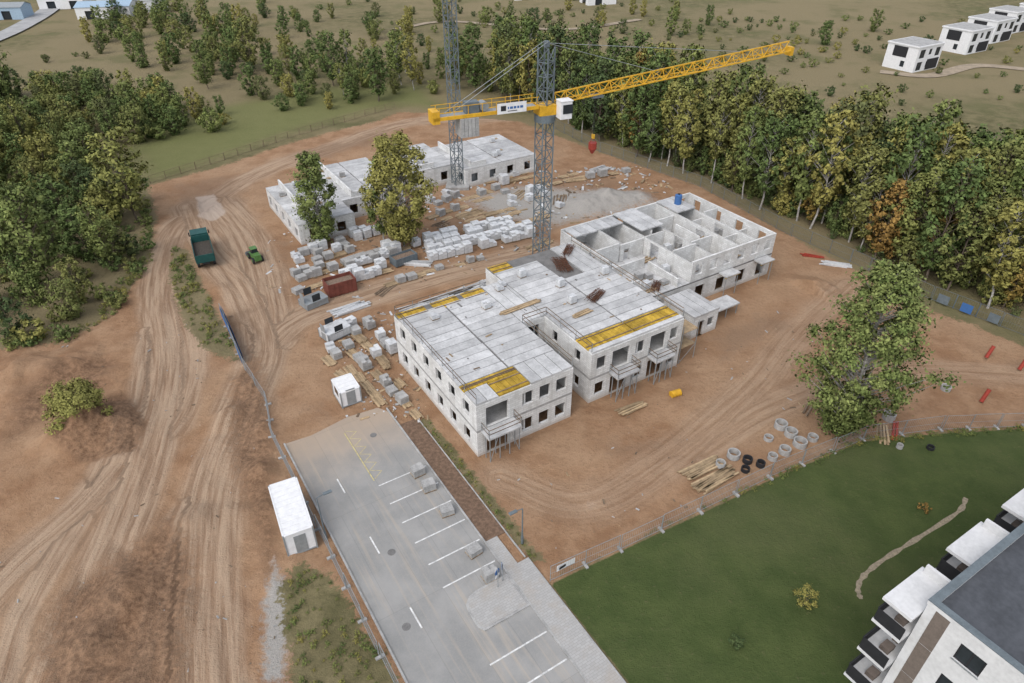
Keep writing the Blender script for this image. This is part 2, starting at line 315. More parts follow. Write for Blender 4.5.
# ---------------- road & parking (local road frame)
def road():
    e=empty('asphalt_road',(RO[0],RO[1],0),TH)
    mb=MB(); mb.prism([(-5.5,-40),(4.85,-40),(4.85,21.5),(4.2,22.6),(1,22.9),(-3,22.2),(-5.5,22.4)],-.05,.03,M_asph); mb.obj('asphalt',parent=e)
    mb=MB()
    for k in range(0,6): mb.box(.0,4.7,2.5*k-.06,2.5*k+.06,.033,.036,M_mark)
    for k in range(0,8): mb.box(-.1,4.7,-7.3-2.5*k-.06,-7.3-2.5*k+.06,.033,.036,M_mark)
    for a in (14.3,6.6,-1.2,-9,-16.8): mb.box(-2.95,-2.83,a-1,a+1,.033,.036,M_mark)
    mb.box(-.16,-.06,13.3,20.8,.033,.036,M_marky)
    for k in range(6):
        a=13.5+k*1.25; mb.poly([(-.0,a,.0345),(.1,a,.0345),(1.03,a+.62,.0345),(.93,a+.62,.0345)],M_marky); mb.poly([(.93,a+.64,.0345),(1.03,a+.64,.0345),(.1,a+1.24,.0345),(0,a+1.24,.0345)],M_marky)
    mb.obj('painted_markings',parent=e)
    mb=MB(); 
    mb.box(-5.65,-5.5,-40,22.4,-.05,.14,M_conc); mb.box(4.85,5.0,-40,22,-.05,.14,M_conc)
    for (x,y) in ((-2.0,5.2),(-3.8,-1.5),(2.2,19)): mb.cyl((x,y,.02),(x,y,.04),.33,.33,M_concd,16)
    mb.obj('kerbs',parent=e)
    p=empty('pavement',(RO[0],RO[1],0),TH)
    mb=MB(); mb.box(5.0,7.0,-40,-1.2,-.05,.12,M_pave); mb.box(7.0,7.12,-40,-1.2,-.05,.14,M_conc); mb.box(5.0,6.1,-1.2,2,-.05,.08,M_pave)
    mb.obj('paving',parent=p)
    mb=MB(); isl=[(.9,-4.9),(4.84,-4.9),(4.84,-1.6),(2.1,-1.6),(1.3,-1.8),(.75,-2.3),(.6,-3),(.6,-4.4)]
    mb.prism(isl,-.02,.13,M_conc); cx=2.9;cy=-3.25; mb.prism([(cx+(x-cx)*.92,cy+(y-cy)*.88) for x,y in isl],.1,.15,M_pave); mb.obj('traffic_island',(RO[0],RO[1],0),TH)
    mb=MB(); mb.box(5.0,6.9,2,19,-.05,.05,mat('strip_soil',(.17,.11,.075),.95,.45,3,bump=.6)); mb.box(6.9,7.0,-1,19,-.05,.1,M_conc); mb.obj('planting_strip',(RO[0],RO[1],0),TH)
road()
# ---------------- pallets etc
def pallet_me(nm,mt,hh,n=4,seed=0):
    r=random.Random(seed); mb=MB()
    for y in (-.5,-.05,.4): mb.box(-.6,.6,y,y+.1,0,.1,M_woodd)
    for k in range(6): mb.box(-.6+k*.21,-.6+k*.21+.14,-.5,.5,.1,.13,M_wood)
    z=.13; lay=max(1,int(hh/.25)); 
    for L in range(lay):
        for i in range(2):
            for j in range(2):
                if L==lay-1 and r.random()<.15: continue
                mb.box(-.58+i*.585,-.005+i*.585,-.48+j*.49,-.002+j*.49,z+.003,z+hh/lay-.012,mt)
        z+=hh/lay
    return mb.mesh(nm)
def plank_pal(seed):
    r=random.Random(seed); mb=MB()
    for y in (-.6,0,.6): mb.box(-.06,.06,y-.05,y+.05,0,.1,M_woodd)
    for L in range(r.choice((1,3,5))):
        for j in range(5): mb.box(-.7-r.random()*.3,.7+r.random()*.3,-.5+j*.2,-.5+j*.2+.17,.1+L*.07,.1+L*.07+.055,M_wood)
    return mb.mesh('timber_pallet')
PAL={'w':[pallet_me('concrete_block_pallet',M_foil,h_,seed=i) for i,h_ in enumerate((1.25,1.0,.75))],'c':[pallet_me('paver_pallet',M_conc,h_,seed=i+5) for i,h_ in enumerate((.8,.55,1.0))],'t':[plank_pal(i) for i in range(4)]}
NM={'w':'concrete_block_pallet','c':'paver_pallet','t':'timber_pallet'}
def pal(k,x,y,z=0,rot=None,sc=1):
    put(random.choice(PAL[k]),NM[k],(x,y,z),TH+random.uniform(-.12,.12) if rot is None else rot,sc=(sc,sc,sc))
def planks(name,c,rot,n,L,wd,mt=M_wood,spread=.1,h=.05,z=0,layers=3):
    mb=MB()
    for k in range(n):
        lay=k%layers; x=random.uniform(-.3,.3); y=(k//layers)/(max(1,n//layers))*wd-wd/2; a=random.gauss(0,spread); l=L*random.uniform(.75,1)
        M=Matrix.Translation((x,y,lay*h+h/2))@Matrix.Rotation(a,4,'Z'); mb.box(-l/2,l/2,-.09,.09,-h/2,h/2-.004,mt,M)
    mb.obj(name,(c[0],c[1],z+.02),rot)
def rebar(c,rot,z,L=3,n=40,wd=1):
    mb=MB()
    for k in range(n):
        y=random.uniform(-wd/2,wd/2); a=random.gauss(0,.12); x=random.uniform(-.4,.4); zz=random.uniform(0,.25); d=Vector((math.cos(a),math.sin(a),0))*L/2; p=Vector((x,y,zz+.03))
        mb.beam(p-d,p+d,.035,M_rust)
    for k in range(8):
        x=-L/2+k*L/7; mb.beam((x,-wd/2,.3),(x,wd/2,.3),.035,M_rust)
    mb.obj('rebar_bundle',(c[0],c[1],z),rot)
# ---------------- shell buildings
T=.25
def wins(s0,s1,n,z0,wd=1.2,hh=1.4,sill=.9,skip=()):
    r=[]; st=(s1-s0)/n
    for k in range(n):
        if k in skip: continue
        c=s0+st*(k+.5); r.append((c-wd/2,c+wd/2,z0+sill,z0+sill+hh))
    return r
def deck(mb,x0,x1,y0,y1,z0,z1,along='x',pw=1.2,mt=None):
    mt=mt or M_slab
    if along=='x':
        y=y0
        while y<y1-.05:
            e=min(y+pw,y1); mb.box(x0+random.uniform(0,.06),x1-random.uniform(0,.06),y+.035,e-.035,z0,z1-random.uniform(0,.015),mt); y=e
    else:
        x=x0
        while x<x1-.05:
            e=min(x+pw,x1); mb.box(x+.035,e-.035,y0+random.uniform(0,.06),y1-random.uniform(0,.06),z0,z1-random.uniform(0,.015),mt); x=e
def levels(mb,x0,x1,y0,y1,ops,zt=6.2,mid=3.0):
    for z0,z1 in ((-.3,mid),(mid+.24,zt)):
        zf=max(z0,0)
        wall(mb,'x',y0,x0,x1,z0,z1,T,ops.get('f',lambda z:[])(zf),M_block)
        wall(mb,'x',y1-T,x0,x1,z0,z1,T,ops.get('b',lambda z:[])(zf),M_block)
        wall(mb,'y',x0,y0+T,y1-T,z0,z1,T,ops.get('l',lambda z:[])(zf),M_block)
        wall(mb,'y',x1-T,y0+T,y1-T,z0,z1,T,ops.get('r',lambda z:[])(zf),M_block)
    mb.box(x0-.015,x1+.015,y0-.015,y1+.015,mid,mid+.24,M_conc)
def guard(mb,pts,z,h=1.0):
    for (a,b) in zip(pts[:-1],pts[1:]):
        a=Vector((*a,z)); b=Vector((*b,z)); n=max(1,int((b-a).length/2))
        for k in range(n+1):
            p=a.lerp(b,k/n); mb.beam(p,p+Vector((0,0,h)),.05,M_grey)
        for hh in (.5,h): mb.beam(a+Vector((0,0,hh)),b+Vector((0,0,hh)),.03,M_woodd,.08)
def balcony(mb,x0,x1,y,d,z,props=True):
    mb.box(x0,x1,y-d,y-.003,z,z+.18,M_slab); 
    if props:
        for x in np.linspace(x0+.2,x1-.2,4):
            for yy in (y-d+.2,y-.5): mb.beam((x,yy,-.1),(x,yy,z),.07,M_grey)
        for xx in (x0+.2,x1-.2): mb.beam((xx,y-d+.2,.1),(xx+(.9 if xx<x1-1 else -.9),y-d+.2,z-.1),.05,M_grey)
        mb.beam((x0,y-d+.2,z-.06),(x1,y-d+.2,z-.06),.1,M_wood)
    guard(mb,[(x0+.05,y-.1),(x0+.05,y-d+.05),(x1-.05,y-d+.05),(x1-.05,y-.1)],z+.18)
def front_building():
    e=empty('apartment_block_shell',(FO[0],FO[1],0),TH)
    mb=MB()
    levels(mb,0,10.8,0,17.8,{'l':lambda z:wins(.6,17.2,6,z,1.2,1.45,.85),'f':lambda z:[(1.0,3.4,z+.05,z+2.35)]+wins(4.6,10.4,3,z,1.2,1.5,.8),'r':lambda z:wins(.5,9,2,z),'b':lambda z:wins(1,10,3,z)})
    levels(mb,13.6,26,.7,21.5,{'l':lambda z:wins(1,9,2,z,.9,1.3),'f':lambda z:[(14.3,15.5,z+.8,z+2.3),(16.3,18.6,z+.05,z+2.35),(19.4,20.6,z+.8,z+2.3),(21.4,23.6,z+.05,z+2.35),(24.2,25.3,z+.8,z+2.3)],'r':lambda z:wins(1.5,21,5,z),'b':lambda z:wins(14,25,3,z)})
    for z0,z1 in ((-.3,3.0),(3.24,6.2)):
        wall(mb,'x',9,10.81,13.59,z0,z1,T,[(11.5,12.9,max(z0,0)+.2,max(z0,0)+2.3)],M_block); wall(mb,'x',17.5,10.81,13.59,z0,z1,T,[],M_block)
    mb.box(10.83,13.57,9.02,17.7,3.0,3.24,M_conc)
    mb.obj('walls',parent=e)
    mb=MB()
    for z0,z1 in ((0,3.0),(3.24,6.2)):
        wall(mb,'x',8.8,.26,10.5,z0,z1,.18,[(4,5,z0,z0+2.1)],M_block); wall(mb,'y',5.3,.3,17.5,z0,z1,.18,[(3,4,z0,z0+2.1),(12,13,z0,z0+2.1)],M_block)
        wall(mb,'x',8.8,13.9,25.7,z0,z1,.18,[],M_block); wall(mb,'y',19.8,1,21,z0,z1,.18,[(3,4,z0,z0+2.1)],M_block)
    mb.obj('partitions',parent=e)
    mb=MB(); zr0,zr1=6.2,6.44
    deck(mb,.0,5.3,3.2,16.6,zr0,zr1,'x'); deck(mb,5.45,10.75,3.2,16.6,zr0,zr1,'x')
    deck(mb,.0,2.4,0,2.2,zr0,zr1,'y'); deck(mb,5.9,10.75,0.0,3.15,zr0,zr1,'y')
    deck(mb,10.8,13.6,9,17.7,zr0,zr1,'y')
    deck(mb,13.65,19.7,3.6,19.6,zr0,zr1,'x'); deck(mb,19.85,25.95,3.6,14.2,zr0,zr1,'x'); deck(mb,22.9,25.95,14.2,21.4,zr0,zr1,'y'); deck(mb,13.65,25.95,.75,1.4,zr0,zr1,'x')
    for (a,b,c_,d) in ((0.0,10.75,16.65,17.7),(13.65,19.8,19.65,21.4)): mb.box(a,b,c_,d,zr0,zr1-.1,M_concd)
    mb.box(19.85,22.85,14.25,21.4,zr0-.02,zr1-.16,M_concd)
    for (a,b,c_,d) in ((5.31,5.44,3.2,16.6),(19.71,19.84,3.6,14.2)): mb.box(a,b,c_,d,zr0,zr1-.05,M_concd)
    for (a,b,c_,d) in ((.05,10.7,3.25,16.55),(13.7,19.65,3.65,19.55),(20,25.9,3.65,14.1)): mb.box(a,b,c_,d,zr0-.04,zr0+.1,M_concd)
    mb.obj('roof_slabs',parent=e)
    mb=MB()
    def form(x0,x1,y0,y1,z=6.23):
        n=int((x1-x0)/.5)
        for k in range(n): mb.box(x0+k*(x1-x0)/n+.015,x0+(k+1)*(x1-x0)/n-.015,y0,y1,z,z+.15+random.uniform(0,.03),M_yel)
        for yy in (y0+.35,y1-.35): mb.box(x0,x1,yy-.05,yy+.05,z+.19,z+.25,M_woodd)
    form(.0,5.85,2.25,3.15); form(2.45,5.85,.1,2.2); form(13.65,19.7,1.45,3.5); form(19.85,25.9,1.45,3.5); form(.1,3.4,16.0,17.7); form(4.2,7.4,16.0,17.7); form(8,10.7,16.0,17.7); form(13.7,16.4,19.7,21.3)
    mb.obj('formwork_panels',parent=e)
    mb=MB(); balcony(mb,.4,4.0,0,1.5,3.0); balcony(mb,16.0,19.0,.7,1.5,3.0); balcony(mb,21.2,24.0,.7,1.5,3.0)
    for lev in (2.0,4.0): 
        mb.box(26.3,28.6,.8,3.2,lev,lev+.06,M_wood)
    for x in (26.3,28.6):
        for y in (.8,3.2): mb.beam((x,y,-.1),(x,y,5),.06,M_grey)
    mb.beam((26.3,.8,0),(28.6,.8,2),.04,M_grey); mb.beam((28.6,.8,2),(26.3,.8,4),.04,M_grey)
    mb.obj('balconies_and_props',parent=e)
    mb=MB(); guard(mb,[(.1,.1),(.1,17.6),(10.6,17.6)],6.44,1.0); guard(mb,[(25.9,.9),(25.9,21)],6.44); guard(mb,[(10.7,.1),(10.7,8.9),(13.7,8.9),(13.7,.9)],6.44)
    mb.obj('guard_rails',parent=e)
    for (x,y) in ((3.3,14.6),(9.0,13.5),(12.2,16),(12.9,16.6),(16,17.2),(18.5,13),(17.5,9.4),(24.6,12.6)):
        p=L2W(FO,x,y); pal('w',p[0],p[1],6.46,sc=.7)
    for (x,y,r,l) in ((12.2,11.6,.04,5.5),(17,7,.1,2.4)): planks('timber_stack',L2W(FO,x,y)[:2],TH+r,8,l,.55,M_wood,.02,z=6.46)
    rebar(L2W(FO,20.5,9)[:2],TH+.4,6.5,2.4,34,1.2); rebar(L2W(FO,21.5,17)[:2],TH+1.2,6.4,3.2,50,1.8)
    mb=MB()
    for k in range(34):
        x=random.uniform(.8,25.2); y=random.uniform(3.6,16)
        if 10.7<x<13.7 and y<9.5: continue
        s_=random.uniform(.08,.2); M=Matrix.Translation((x,y,6.455))@Matrix.Rotation(random.choice((0,1.57))+random.gauss(0,.1),4,'Z'); l=s_*random.choice((1,2,5)); mb.box(-l/2,l/2,-s_/2,s_/2,0,s_*.4,random.choice((M_wood,M_woodd,M_foil,M_concd)),M)
    mb.obj('loose_items',parent=e)
front_building()
def second_building():
    e=empty('unfinished_block_shell',(FO[0],FO[1],0),TH); mb=MB()
    x0,x1,y0,y1=27.6,51,9.5,25.6
    wall(mb,'x',y0,x0,x1,-.3,3,T,wins(x0+1,x1,6,0,1.6,1.8,.5),M_block); wall(mb,'x',y1-T,x0,x1,-.3,3,T,[],M_block)
    wall(mb,'y',x0,y0+T,y1-T,-.3,3,T,wins(y0+1,y1,4,0),M_block); wall(mb,'y',x1-T,y0+T,y1-T,-.3,3,T,wins(y0+1,y1,4,0),M_block)
    z=3.24; zt=6.1
    wall(mb,'x',y0,36,x1,z,zt,T,wins(36,x1,6,z,1.3,1.5,.8)[::1],M_block)
    wall(mb,'x',y1-T,x0,x1,z,zt,T,wins(x0,x1,8,z,1.2,1.4,.9,skip=(2,5)),M_block)
    wall(mb,'y',x0,15.5,y1-T,z,zt-.2,T,[(18,19.4,z+.8,z+2.2)],M_block)
    wall(mb,'y',x1-T,y0+T,y1-T,z,zt,T,wins(y0,y1,4,z,1.3,1.5,.8),M_block)
    for i,x in enumerate((31.8,36.0,40.2,44.2,47.8)):
        wall(mb,'y',x,18.6 if x<35 else y0+T+.01,y1-T-.01,z,zt-.1-(i%3)*.25,.2,[(15.6,17.2,z,z+2.2)] if x>35 else [],M_block)
    for i,(a,b,y) in enumerate(((36.25,40.15,13.2),(40.45,44.15,14.2),(44.45,47.75,13.2),(48.05,50.7,14),(27.9,31.75,18.4),(32.05,35.95,18.4),(36.25,40.15,19),(44.45,47.75,19.6),(48.05,50.7,19.6),(40.45,44.1,21.5))):
        wall(mb,'x',y,a,b,z,zt-.15-(i%4)*.3,.2,[(a+.6,a+1.5,z,z+1.6)],M_block)
    wall(mb,'y',33.8,y0+.1,15,z,z+1.1,.24,[],M_block); wall(mb,'x',15.5,27.9,33.7,z,z+1.4,.24,[],M_block); wall(mb,'y',42,14.5,19,z,zt-.2,.15,[],M_block); wall(mb,'y',38,19.3,25,z,zt-.2,.15,[],M_block)
    mb.obj('walls',parent=e)
    mb=MB(); mb.box(x0-.01,x1+.01,y0-.01,y1+.01,3.0,3.15,M_concd); deck(mb,x0,39.3,y0,y1,3.152,3.24,'y'); deck(mb,39.3,x1,y0,y1,3.152,3.24,'y'); 
    deck(mb,28,36,22.8,25.3,5.9,6.1,'y'); deck(mb,36.3,40.1,19.3,25.5,6.103,6.3,'y'); deck(mb,44.3,47.7,21,25.5,6.103,6.3,'y'); mb.obj('floor_slabs',parent=e)
    mb=MB()
    for (a,b) in ((41,43.5),(47.5,50)): mb.box(a,b,8.1,9.49,3.0,3.18,M_slab); [mb.beam((x,8.3,-.1),(x,8.3,3),.07,M_grey) for x in (a+.2,b-.2)]; mb.beam((a,8.25,2.9),(b,8.25,2.9),.1,M_yel)
    for (x,y) in ((50.2,26),(30,26.2)): 
        mb.box(x-1,x+1,y-.2,y+.6,2.5,2.56,M_wood)
    mb.obj('balconies',parent=e)
    mb=MB(); wall(mb,'x',3.6,31,35,-.2,2.9,T,[(31.8,32.8,0.0,2.1),(33.4,34.4,.9,2.1)],M_block); wall(mb,'y',31,3.86,8.4,-.2,2.9,T,[(5,6,.9,2.2)],M_block); wall(mb,'y',34.75,3.86,8.4,-.2,2.9,T,[],M_block); wall(mb,'x',8.41,31,35,-.2,2.9,T,[],M_block)
    deck(mb,30.9,35.1,3.5,8.7,2.9,3.1,'y'); mb.obj('entrance_volume',parent=e)
    mb=MB(); wall(mb,'x',9.6,26.02,27.58,-.2,6.1,.24,[],M_block); mb.box(26.02,27.58,9.85,21,3.0,3.2,M_slab); mb.obj('link_wall',parent=e)
    mb=MB(); mb.box(36.3,40.0,4.6,6.8,1.4,1.58,M_slab); 
    for x in (36.5,38,39.8):
        for y in (4.8,6.6): mb.beam((x,y,-.1),(x,y,1.4),.09,M_grey)
    for y in (5.0,6.2): mb.beam((36.2,y,1.33),(40.1,y,1.33),.1,M_woodd)
    mb.obj('propped_slab_table',(FO[0],FO[1],0),TH)
    for (x,y) in ((29,12),(31,13.5),(29.5,16.8),(33,11),(38.5,11.5),(42,12.3),(46,11.4),(46,17),(34.5,20.5),(30,20.5),(42.8,23.4),(49.3,16.8),(28.6,10.6),(30.2,11.2),(35,13),(49.5,11.5),(37.2,16.5),(43.5,17),(32.2,13),(34.7,11.2),(29.2,14),(33,21),(39.2,17.2),(41.3,17),(49.8,22),(48.7,17.5)):
        p=L2W(FO,x,y); pal(random.choice('wwct'),p[0],p[1],3.26,sc=.8)
    for (x,y,r) in ((30,10.8,.1),(35,16.8,.2),(38,16,1.3),(49,11.5,.6),(45.5,17.5,.2),(29,14.8,1.2)): planks('timber_stack',L2W(FO,x,y)[:2],TH+r,8,3.,.8,M_wood,.06,z=3.27)
    rebar(L2W(FO,31.5,10.8)[:2],TH+.7,3.3,2.4,30,1); rebar(L2W(FO,24.4,19.5)[:2],TH+.7,6.46,2.4,30,1)
    mb=MB(); mb.cyl((0,0,0),(0,0,1.3),.5,.5,M_blue,16); mb.cyl((0,0,1.3),(0,0,1.42),.42,.2,M_blue,16); mb.cyl((0,0,1.42),(0,0,1.5),.2,.2,M_black,12); q_=L2W(FO,46.3,23.2); mb.obj('water_barrel',(q_[0],q_[1],6.3))
second_building()
def low_shell(nm,o,rects,zt=3.1):
    e=empty(nm,(o[0],o[1],0),TH); mb=MB(); m2=MB()
    for (x0,x1,y0,y1,al) in rects:
        wall(mb,'x',y0,x0,x1,-.3,zt,T,wins(x0,x1,max(2,int((x1-x0)/3)),0,1.3,1.5,.8),M_block); wall(mb,'x',y1-T,x0,x1,-.3,zt,T,[],M_block)
        wall(mb,'y',x0,y0+T,y1-T,-.3,zt,T,wins(y0,y1,max(2,int((y1-y0)/3)),0,1.2,1.5,.8),M_block); wall(mb,'y',x1-T,y0+T,y1-T,-.3,zt,T,wins(y0,y1,3,0),M_block)
        xm=(x0+x1)/2; deck(m2,x0-.02,xm,y0-.02,y1,zt,zt+.22,al); deck(m2,xm+.12,x1,y0-.02,y1,zt,zt+.22,al); m2.box(x0+.3,x1-.3,y0+.3,y1-.3,zt-.03,zt+.1,M_concd)
        for k in range(5):
            x=random.uniform(x0+1,x1-1); y=random.uniform(y0+1,y1-1); p=L2W(o,x,y); pal(random.choice('wct'),p[0],p[1],zt+.23,sc=.7)
        x=random.uniform(x0+1,x0+3); wall(m2,'y',x,y0+.5,y1-.5,zt+.23,zt+1.3,T,[],M_block) ; wall(m2,'x',y0+.5,x+T,x+T+3,zt+.23,zt+1.0,T,[],M_block)
    mb.obj('walls',parent=e); m2.obj('roof_slabs',parent=e)
EO=P2(302,246)
low_shell('single_storey_shell',EO,[(0,8.5,0,16.5,'x'),(8.52,19,5,21,'x')])
GO=P2(466,188)
low_shell('single_storey_shell',GO,[(0,14.5,0,13,'x'),(-9,-.02,3.5,16,'x')])
# ---------------- cranes
def lattice(mb,p,q,wd,sec,mt,c=.14,d=.08,tri=False):
    p=Vector(p);q=Vector(q); ax=(q-p); L=ax.length; ax/=L; n=max(1,round(L/sec))
    up=Vector((0,0,1)) if abs(ax.z)<.9 else Vector((-ST,CT,0)); sx=ax.cross(up).normalized(); sy=sx.cross(ax).normalized()
    if tri: off=[-sx*wd/2,sx*wd/2,sy*wd*.9]
    else: off=[-sx*wd/2-sy*wd/2,sx*wd/2-sy*wd/2,sx*wd/2+sy*wd/2,-sx*wd/2+sy*wd/2]
    for o in off: mb.beam(p+o,q+o,c,mt)
    m=len(off)
    for k in range(n):
        a=p+ax*(L*k/n); b=p+ax*(L*(k+1)/n)
        for i in range(m):
            o1,o2=off[i],off[(i+1)%m]
            if k%2: o1,o2=o2,o1
            mb.beam(a+o1,b+o2,d,mt); mb.beam(a+off[i],a+off[(i+1)%m],d,mt)
def crane1():
    bx,by=P(540,290)[:2]; e=empty('tower_crane',(bx,by,0)); zj=24.4
    mb=MB(); lattice(mb,(0,0,0),(0,0,zj-2.2),1.5,1.6,M_mast,.14,.075); mb.box(-2.4,2.4,-2.4,2.4,-.3,.5,M_conc); mb.obj('mast',parent=e)
    d=Vector((math.sin(math.radians(67.3)),math.cos(math.radians(67.3)),0)); ang=math.atan2(d.y,d.x)
    mb=MB(); mb.cyl((0,0,-2.2),(0,0,-1.4),1.2,1.2,M_mast,20); mb.box(-1.0,1.0,-.9,.9,-1.4,-.3,M_cry); lattice(mb,(0,0,-.3),(0,0,5.6),1.3,1.4,M_mast,.14,.08)
    mb.beam((0,0,5.6),(0,0,6.2),.5,M_mast)
    mb.obj('tower_head',(0,0,zj),ang,e)
    mb=MB(); L=33.2; lattice(mb,(1.2,0,-.3),(L,0,2.6),1.15,1.4,M_cry,.13,.07,True)
    mb.beam((L,0,2.5),(L+.5,0,2.5),1.0,M_cry); mb.cyl((0,0,6.0),(14,0,1.9),.03,.03,M_grey,6); mb.cyl((0,0,6.0),(26,0,3.0),.03,.03,M_grey,6)
    mb.obj('jib',(0,0,zj),ang,e)
    mb=MB(); C=-13.2
    for y in (-.7,.7): mb.beam((-1.1,y,-.4),(C,y,-.4),.2,M_cry,.36); mb.beam((-1.1,y,.7),(C+.2,y,.7),.06,M_cry)
    for k in range(8): mb.beam((-1.3-k*1.6,-.7,-.4),(-1.3-k*1.6,.7,-.4),.12,M_cry); [mb.beam((-1.3-k*1.6,y,-.3),(-1.3-k*1.6,y,.7),.06,M_cry) for y in (-.7,.7)]
    mb.box(-13,-1.3,-.6,.6,-.32,-.28,M_grey); mb.box(C-.1,C+.7,-.8,.8,-.9,.4,M_cry); mb.box(-9.5,-8,-.5,.5,-.27,.9,M_mast); mb.cyl((-7.4,-.5,.3),(-7.4,.5,.3),.5,.5,M_grey,14)
    for y in (-.6,.6): mb.cyl((0,y*.6,6.2),(C+1.6,y,-.2),.03,.03,M_grey,6)
    mb.obj('counter_jib',(0,0,zj),ang,e)
    mb=MB()
    for k in range(5): mb.box(C+2.9+k*.42,C+3.28+k*.42,-1.0,1.0,-2.6,-.62,M_conc)
    mb.obj('counterweights',(0,0,zj),ang,e)
    mb=MB(); mb.box(-6.2,-2.8,-1.22,-1.16,-.5,.6,M_white); mb.box(-5.8,-5.2,-1.235,-1.225,-.2,.35,M_black)
    for k,(a,b) in enumerate(((-5.0,-4.85),(-4.75,-4.4),(-4.3,-4.0),(-3.9,-3.65),(-3.55,-3.2))): mb.box(a,b,-1.235,-1.225,-.05,.2,M_blue)
    mb.box(-5.0,-3.9,-1.235,-1.225,-.3,-.22,M_black); [mb.beam((x,-1.15,-.3),(x,-.75,-.3),.08,M_cry) for x in (-6.0,-3.2)]
    mb.obj('sign_board',(0,0,zj),ang,e)
    mb=MB(); mb.box(1.0,2.4,-2.0,-.75,-1.7,.2,M_white); mb.box(1.25,2.45,-2.06,-2.01,-1.1,-.1,M_glass); mb.box(2.41,2.46,-1.9,-.85,-1.4,-.1,M_glass); mb.box(.95,2.5,-2.05,-.7,.2,.3,M_white)
    mb.obj('operator_cab',(0,0,zj),ang,e,bevel=.05)
    t=6.4; zz=zj+.05; bp=d*t; mb=MB(); mb.box(-.7,.7,-.6,.6,-.3,-.05,M_mast); h_=4.6
    for y in (-.2,.2): mb.cyl((0,y,-.3),(0,y*.3,-h_),.025,.025,M_black,5)
    mb.box(-.12,.12,-.2,.2,-h_-.5,-h_,M_cry); 
    mb.cyl((0,0,-h_-1.0),(0,0,-h_-1.7),.5,.5,M_red,16); mb.cyl((0,0,-h_-1.7),(0,0,-h_-2.3),.5,.15,M_red,16)
    for a in (-.45,.45): mb.beam((a,0,-h_-1.0),(0,0,-h_-.4),.06,M_red)
    mb.obj('trolley_and_concrete_bucket',(bp.x,bp.y,zz),ang,e)
crane1()
def crane2():
    x,y=P(458,186)[:2]; e=empty('tower_crane',(x,y,0)); mb=MB(); lattice(mb,(0,0,0),(0,0,40),1.5,1.6,M_mast,.15,.08); mb.box(-2,2,-2,2,-.3,.5,M_conc); mb.obj('mast',parent=e)
    mb=MB(); mb.cyl((0,0,-.5),(0,0,.3),1.2,1.2,M_mast,18); lattice(mb,(0,0,.3),(0,0,6),1.3,1.4,M_cry,.14,.08); lattice(mb,(1,0,.5),(34,0,.5),1.2,1.5,M_cry,.14,.08,True); lattice(mb,(-12,0,.3),(-1,0,.3),1.2,1.5,M_cry,.14,.08); mb.box(-12,-9.5,-1,1,-1.8,.2,M_conc)
    mb.box(.9,2.5,-2,-.7,-1.6,.4,M_white); mb.cyl((0,0,6),(25,0,1.7),.05,.05,M_grey,6); mb.obj('slewing_top',(0,0,40),math.radians(60),e)
crane2()
# ---------------- site objects
def container(name,c,rot,L=6.06,wd=2.44,h=2.6,mt=M_white):
    mb=MB(); mb.box(-L/2+.06,L/2-.06,-wd/2+.06,wd/2-.06,.15,h-.05,mt)
    for z in (.1,h-.12):
        for y in (-wd/2,wd/2-.12): mb.box(-L/2+.121,L/2-.121,y,y+.12,z,z+.12,mt if z>1 else M_grey)
        for x in (-L/2,L/2-.12): mb.box(x,x+.12,-wd/2+.121,wd/2-.121,z,z+.12,mt if z>1 else M_grey)
    for x in (-L/2,L/2-.12):
        for y in (-wd/2,wd/2-.12): mb.box(x,x+.12,y,y+.12,0,h+.01,M_grey)
    n=int(L/.3)
    for k in range(n):
        x=-L/2+.2+k*(L-.4)/n
        for y in (-wd/2+.03,wd/2-.06): mb.box(x,x+.12,y,y+.03,.25,h-.14,mt)
    for k in range(int(L/.6)): x=-L/2+.25+k*.6; mb.box(x,x+.5,-wd/2+.15,wd/2-.15,h-.05,h-.02,mt)
    mb.box(-L/2+.03,-L/2+.061,-.5,.45,.2,2.15,M_grey); mb.box(-.6,.5,-wd/2+.01,-wd/2+.031,1.0,1.95,M_glass); mb.box(-.6,.5,wd/2-.031,wd/2-.01,1.0,1.95,M_glass)
    return mb.obj(name,(c[0],c[1],0),rot)
def mid(*pp): a=[P2(*p) for p in pp]; return (sum(p[0] for p in a)/len(a),sum(p[1] for p in a)/len(a))
ca=P2(290,558); cb_=P2(317,548); d=np.array(cb_)-np.array(ca); 
cr=math.atan2(d[1],d[0]); cc=np.array(ca)+d/2+np.array((-math.sin(cr),math.cos(cr)))*3.03
container('site_office_container',cc,cr+math.pi/2)
planks('timber_stack',P2(282,556),.3,9,1.6,1.2,M_woodd)
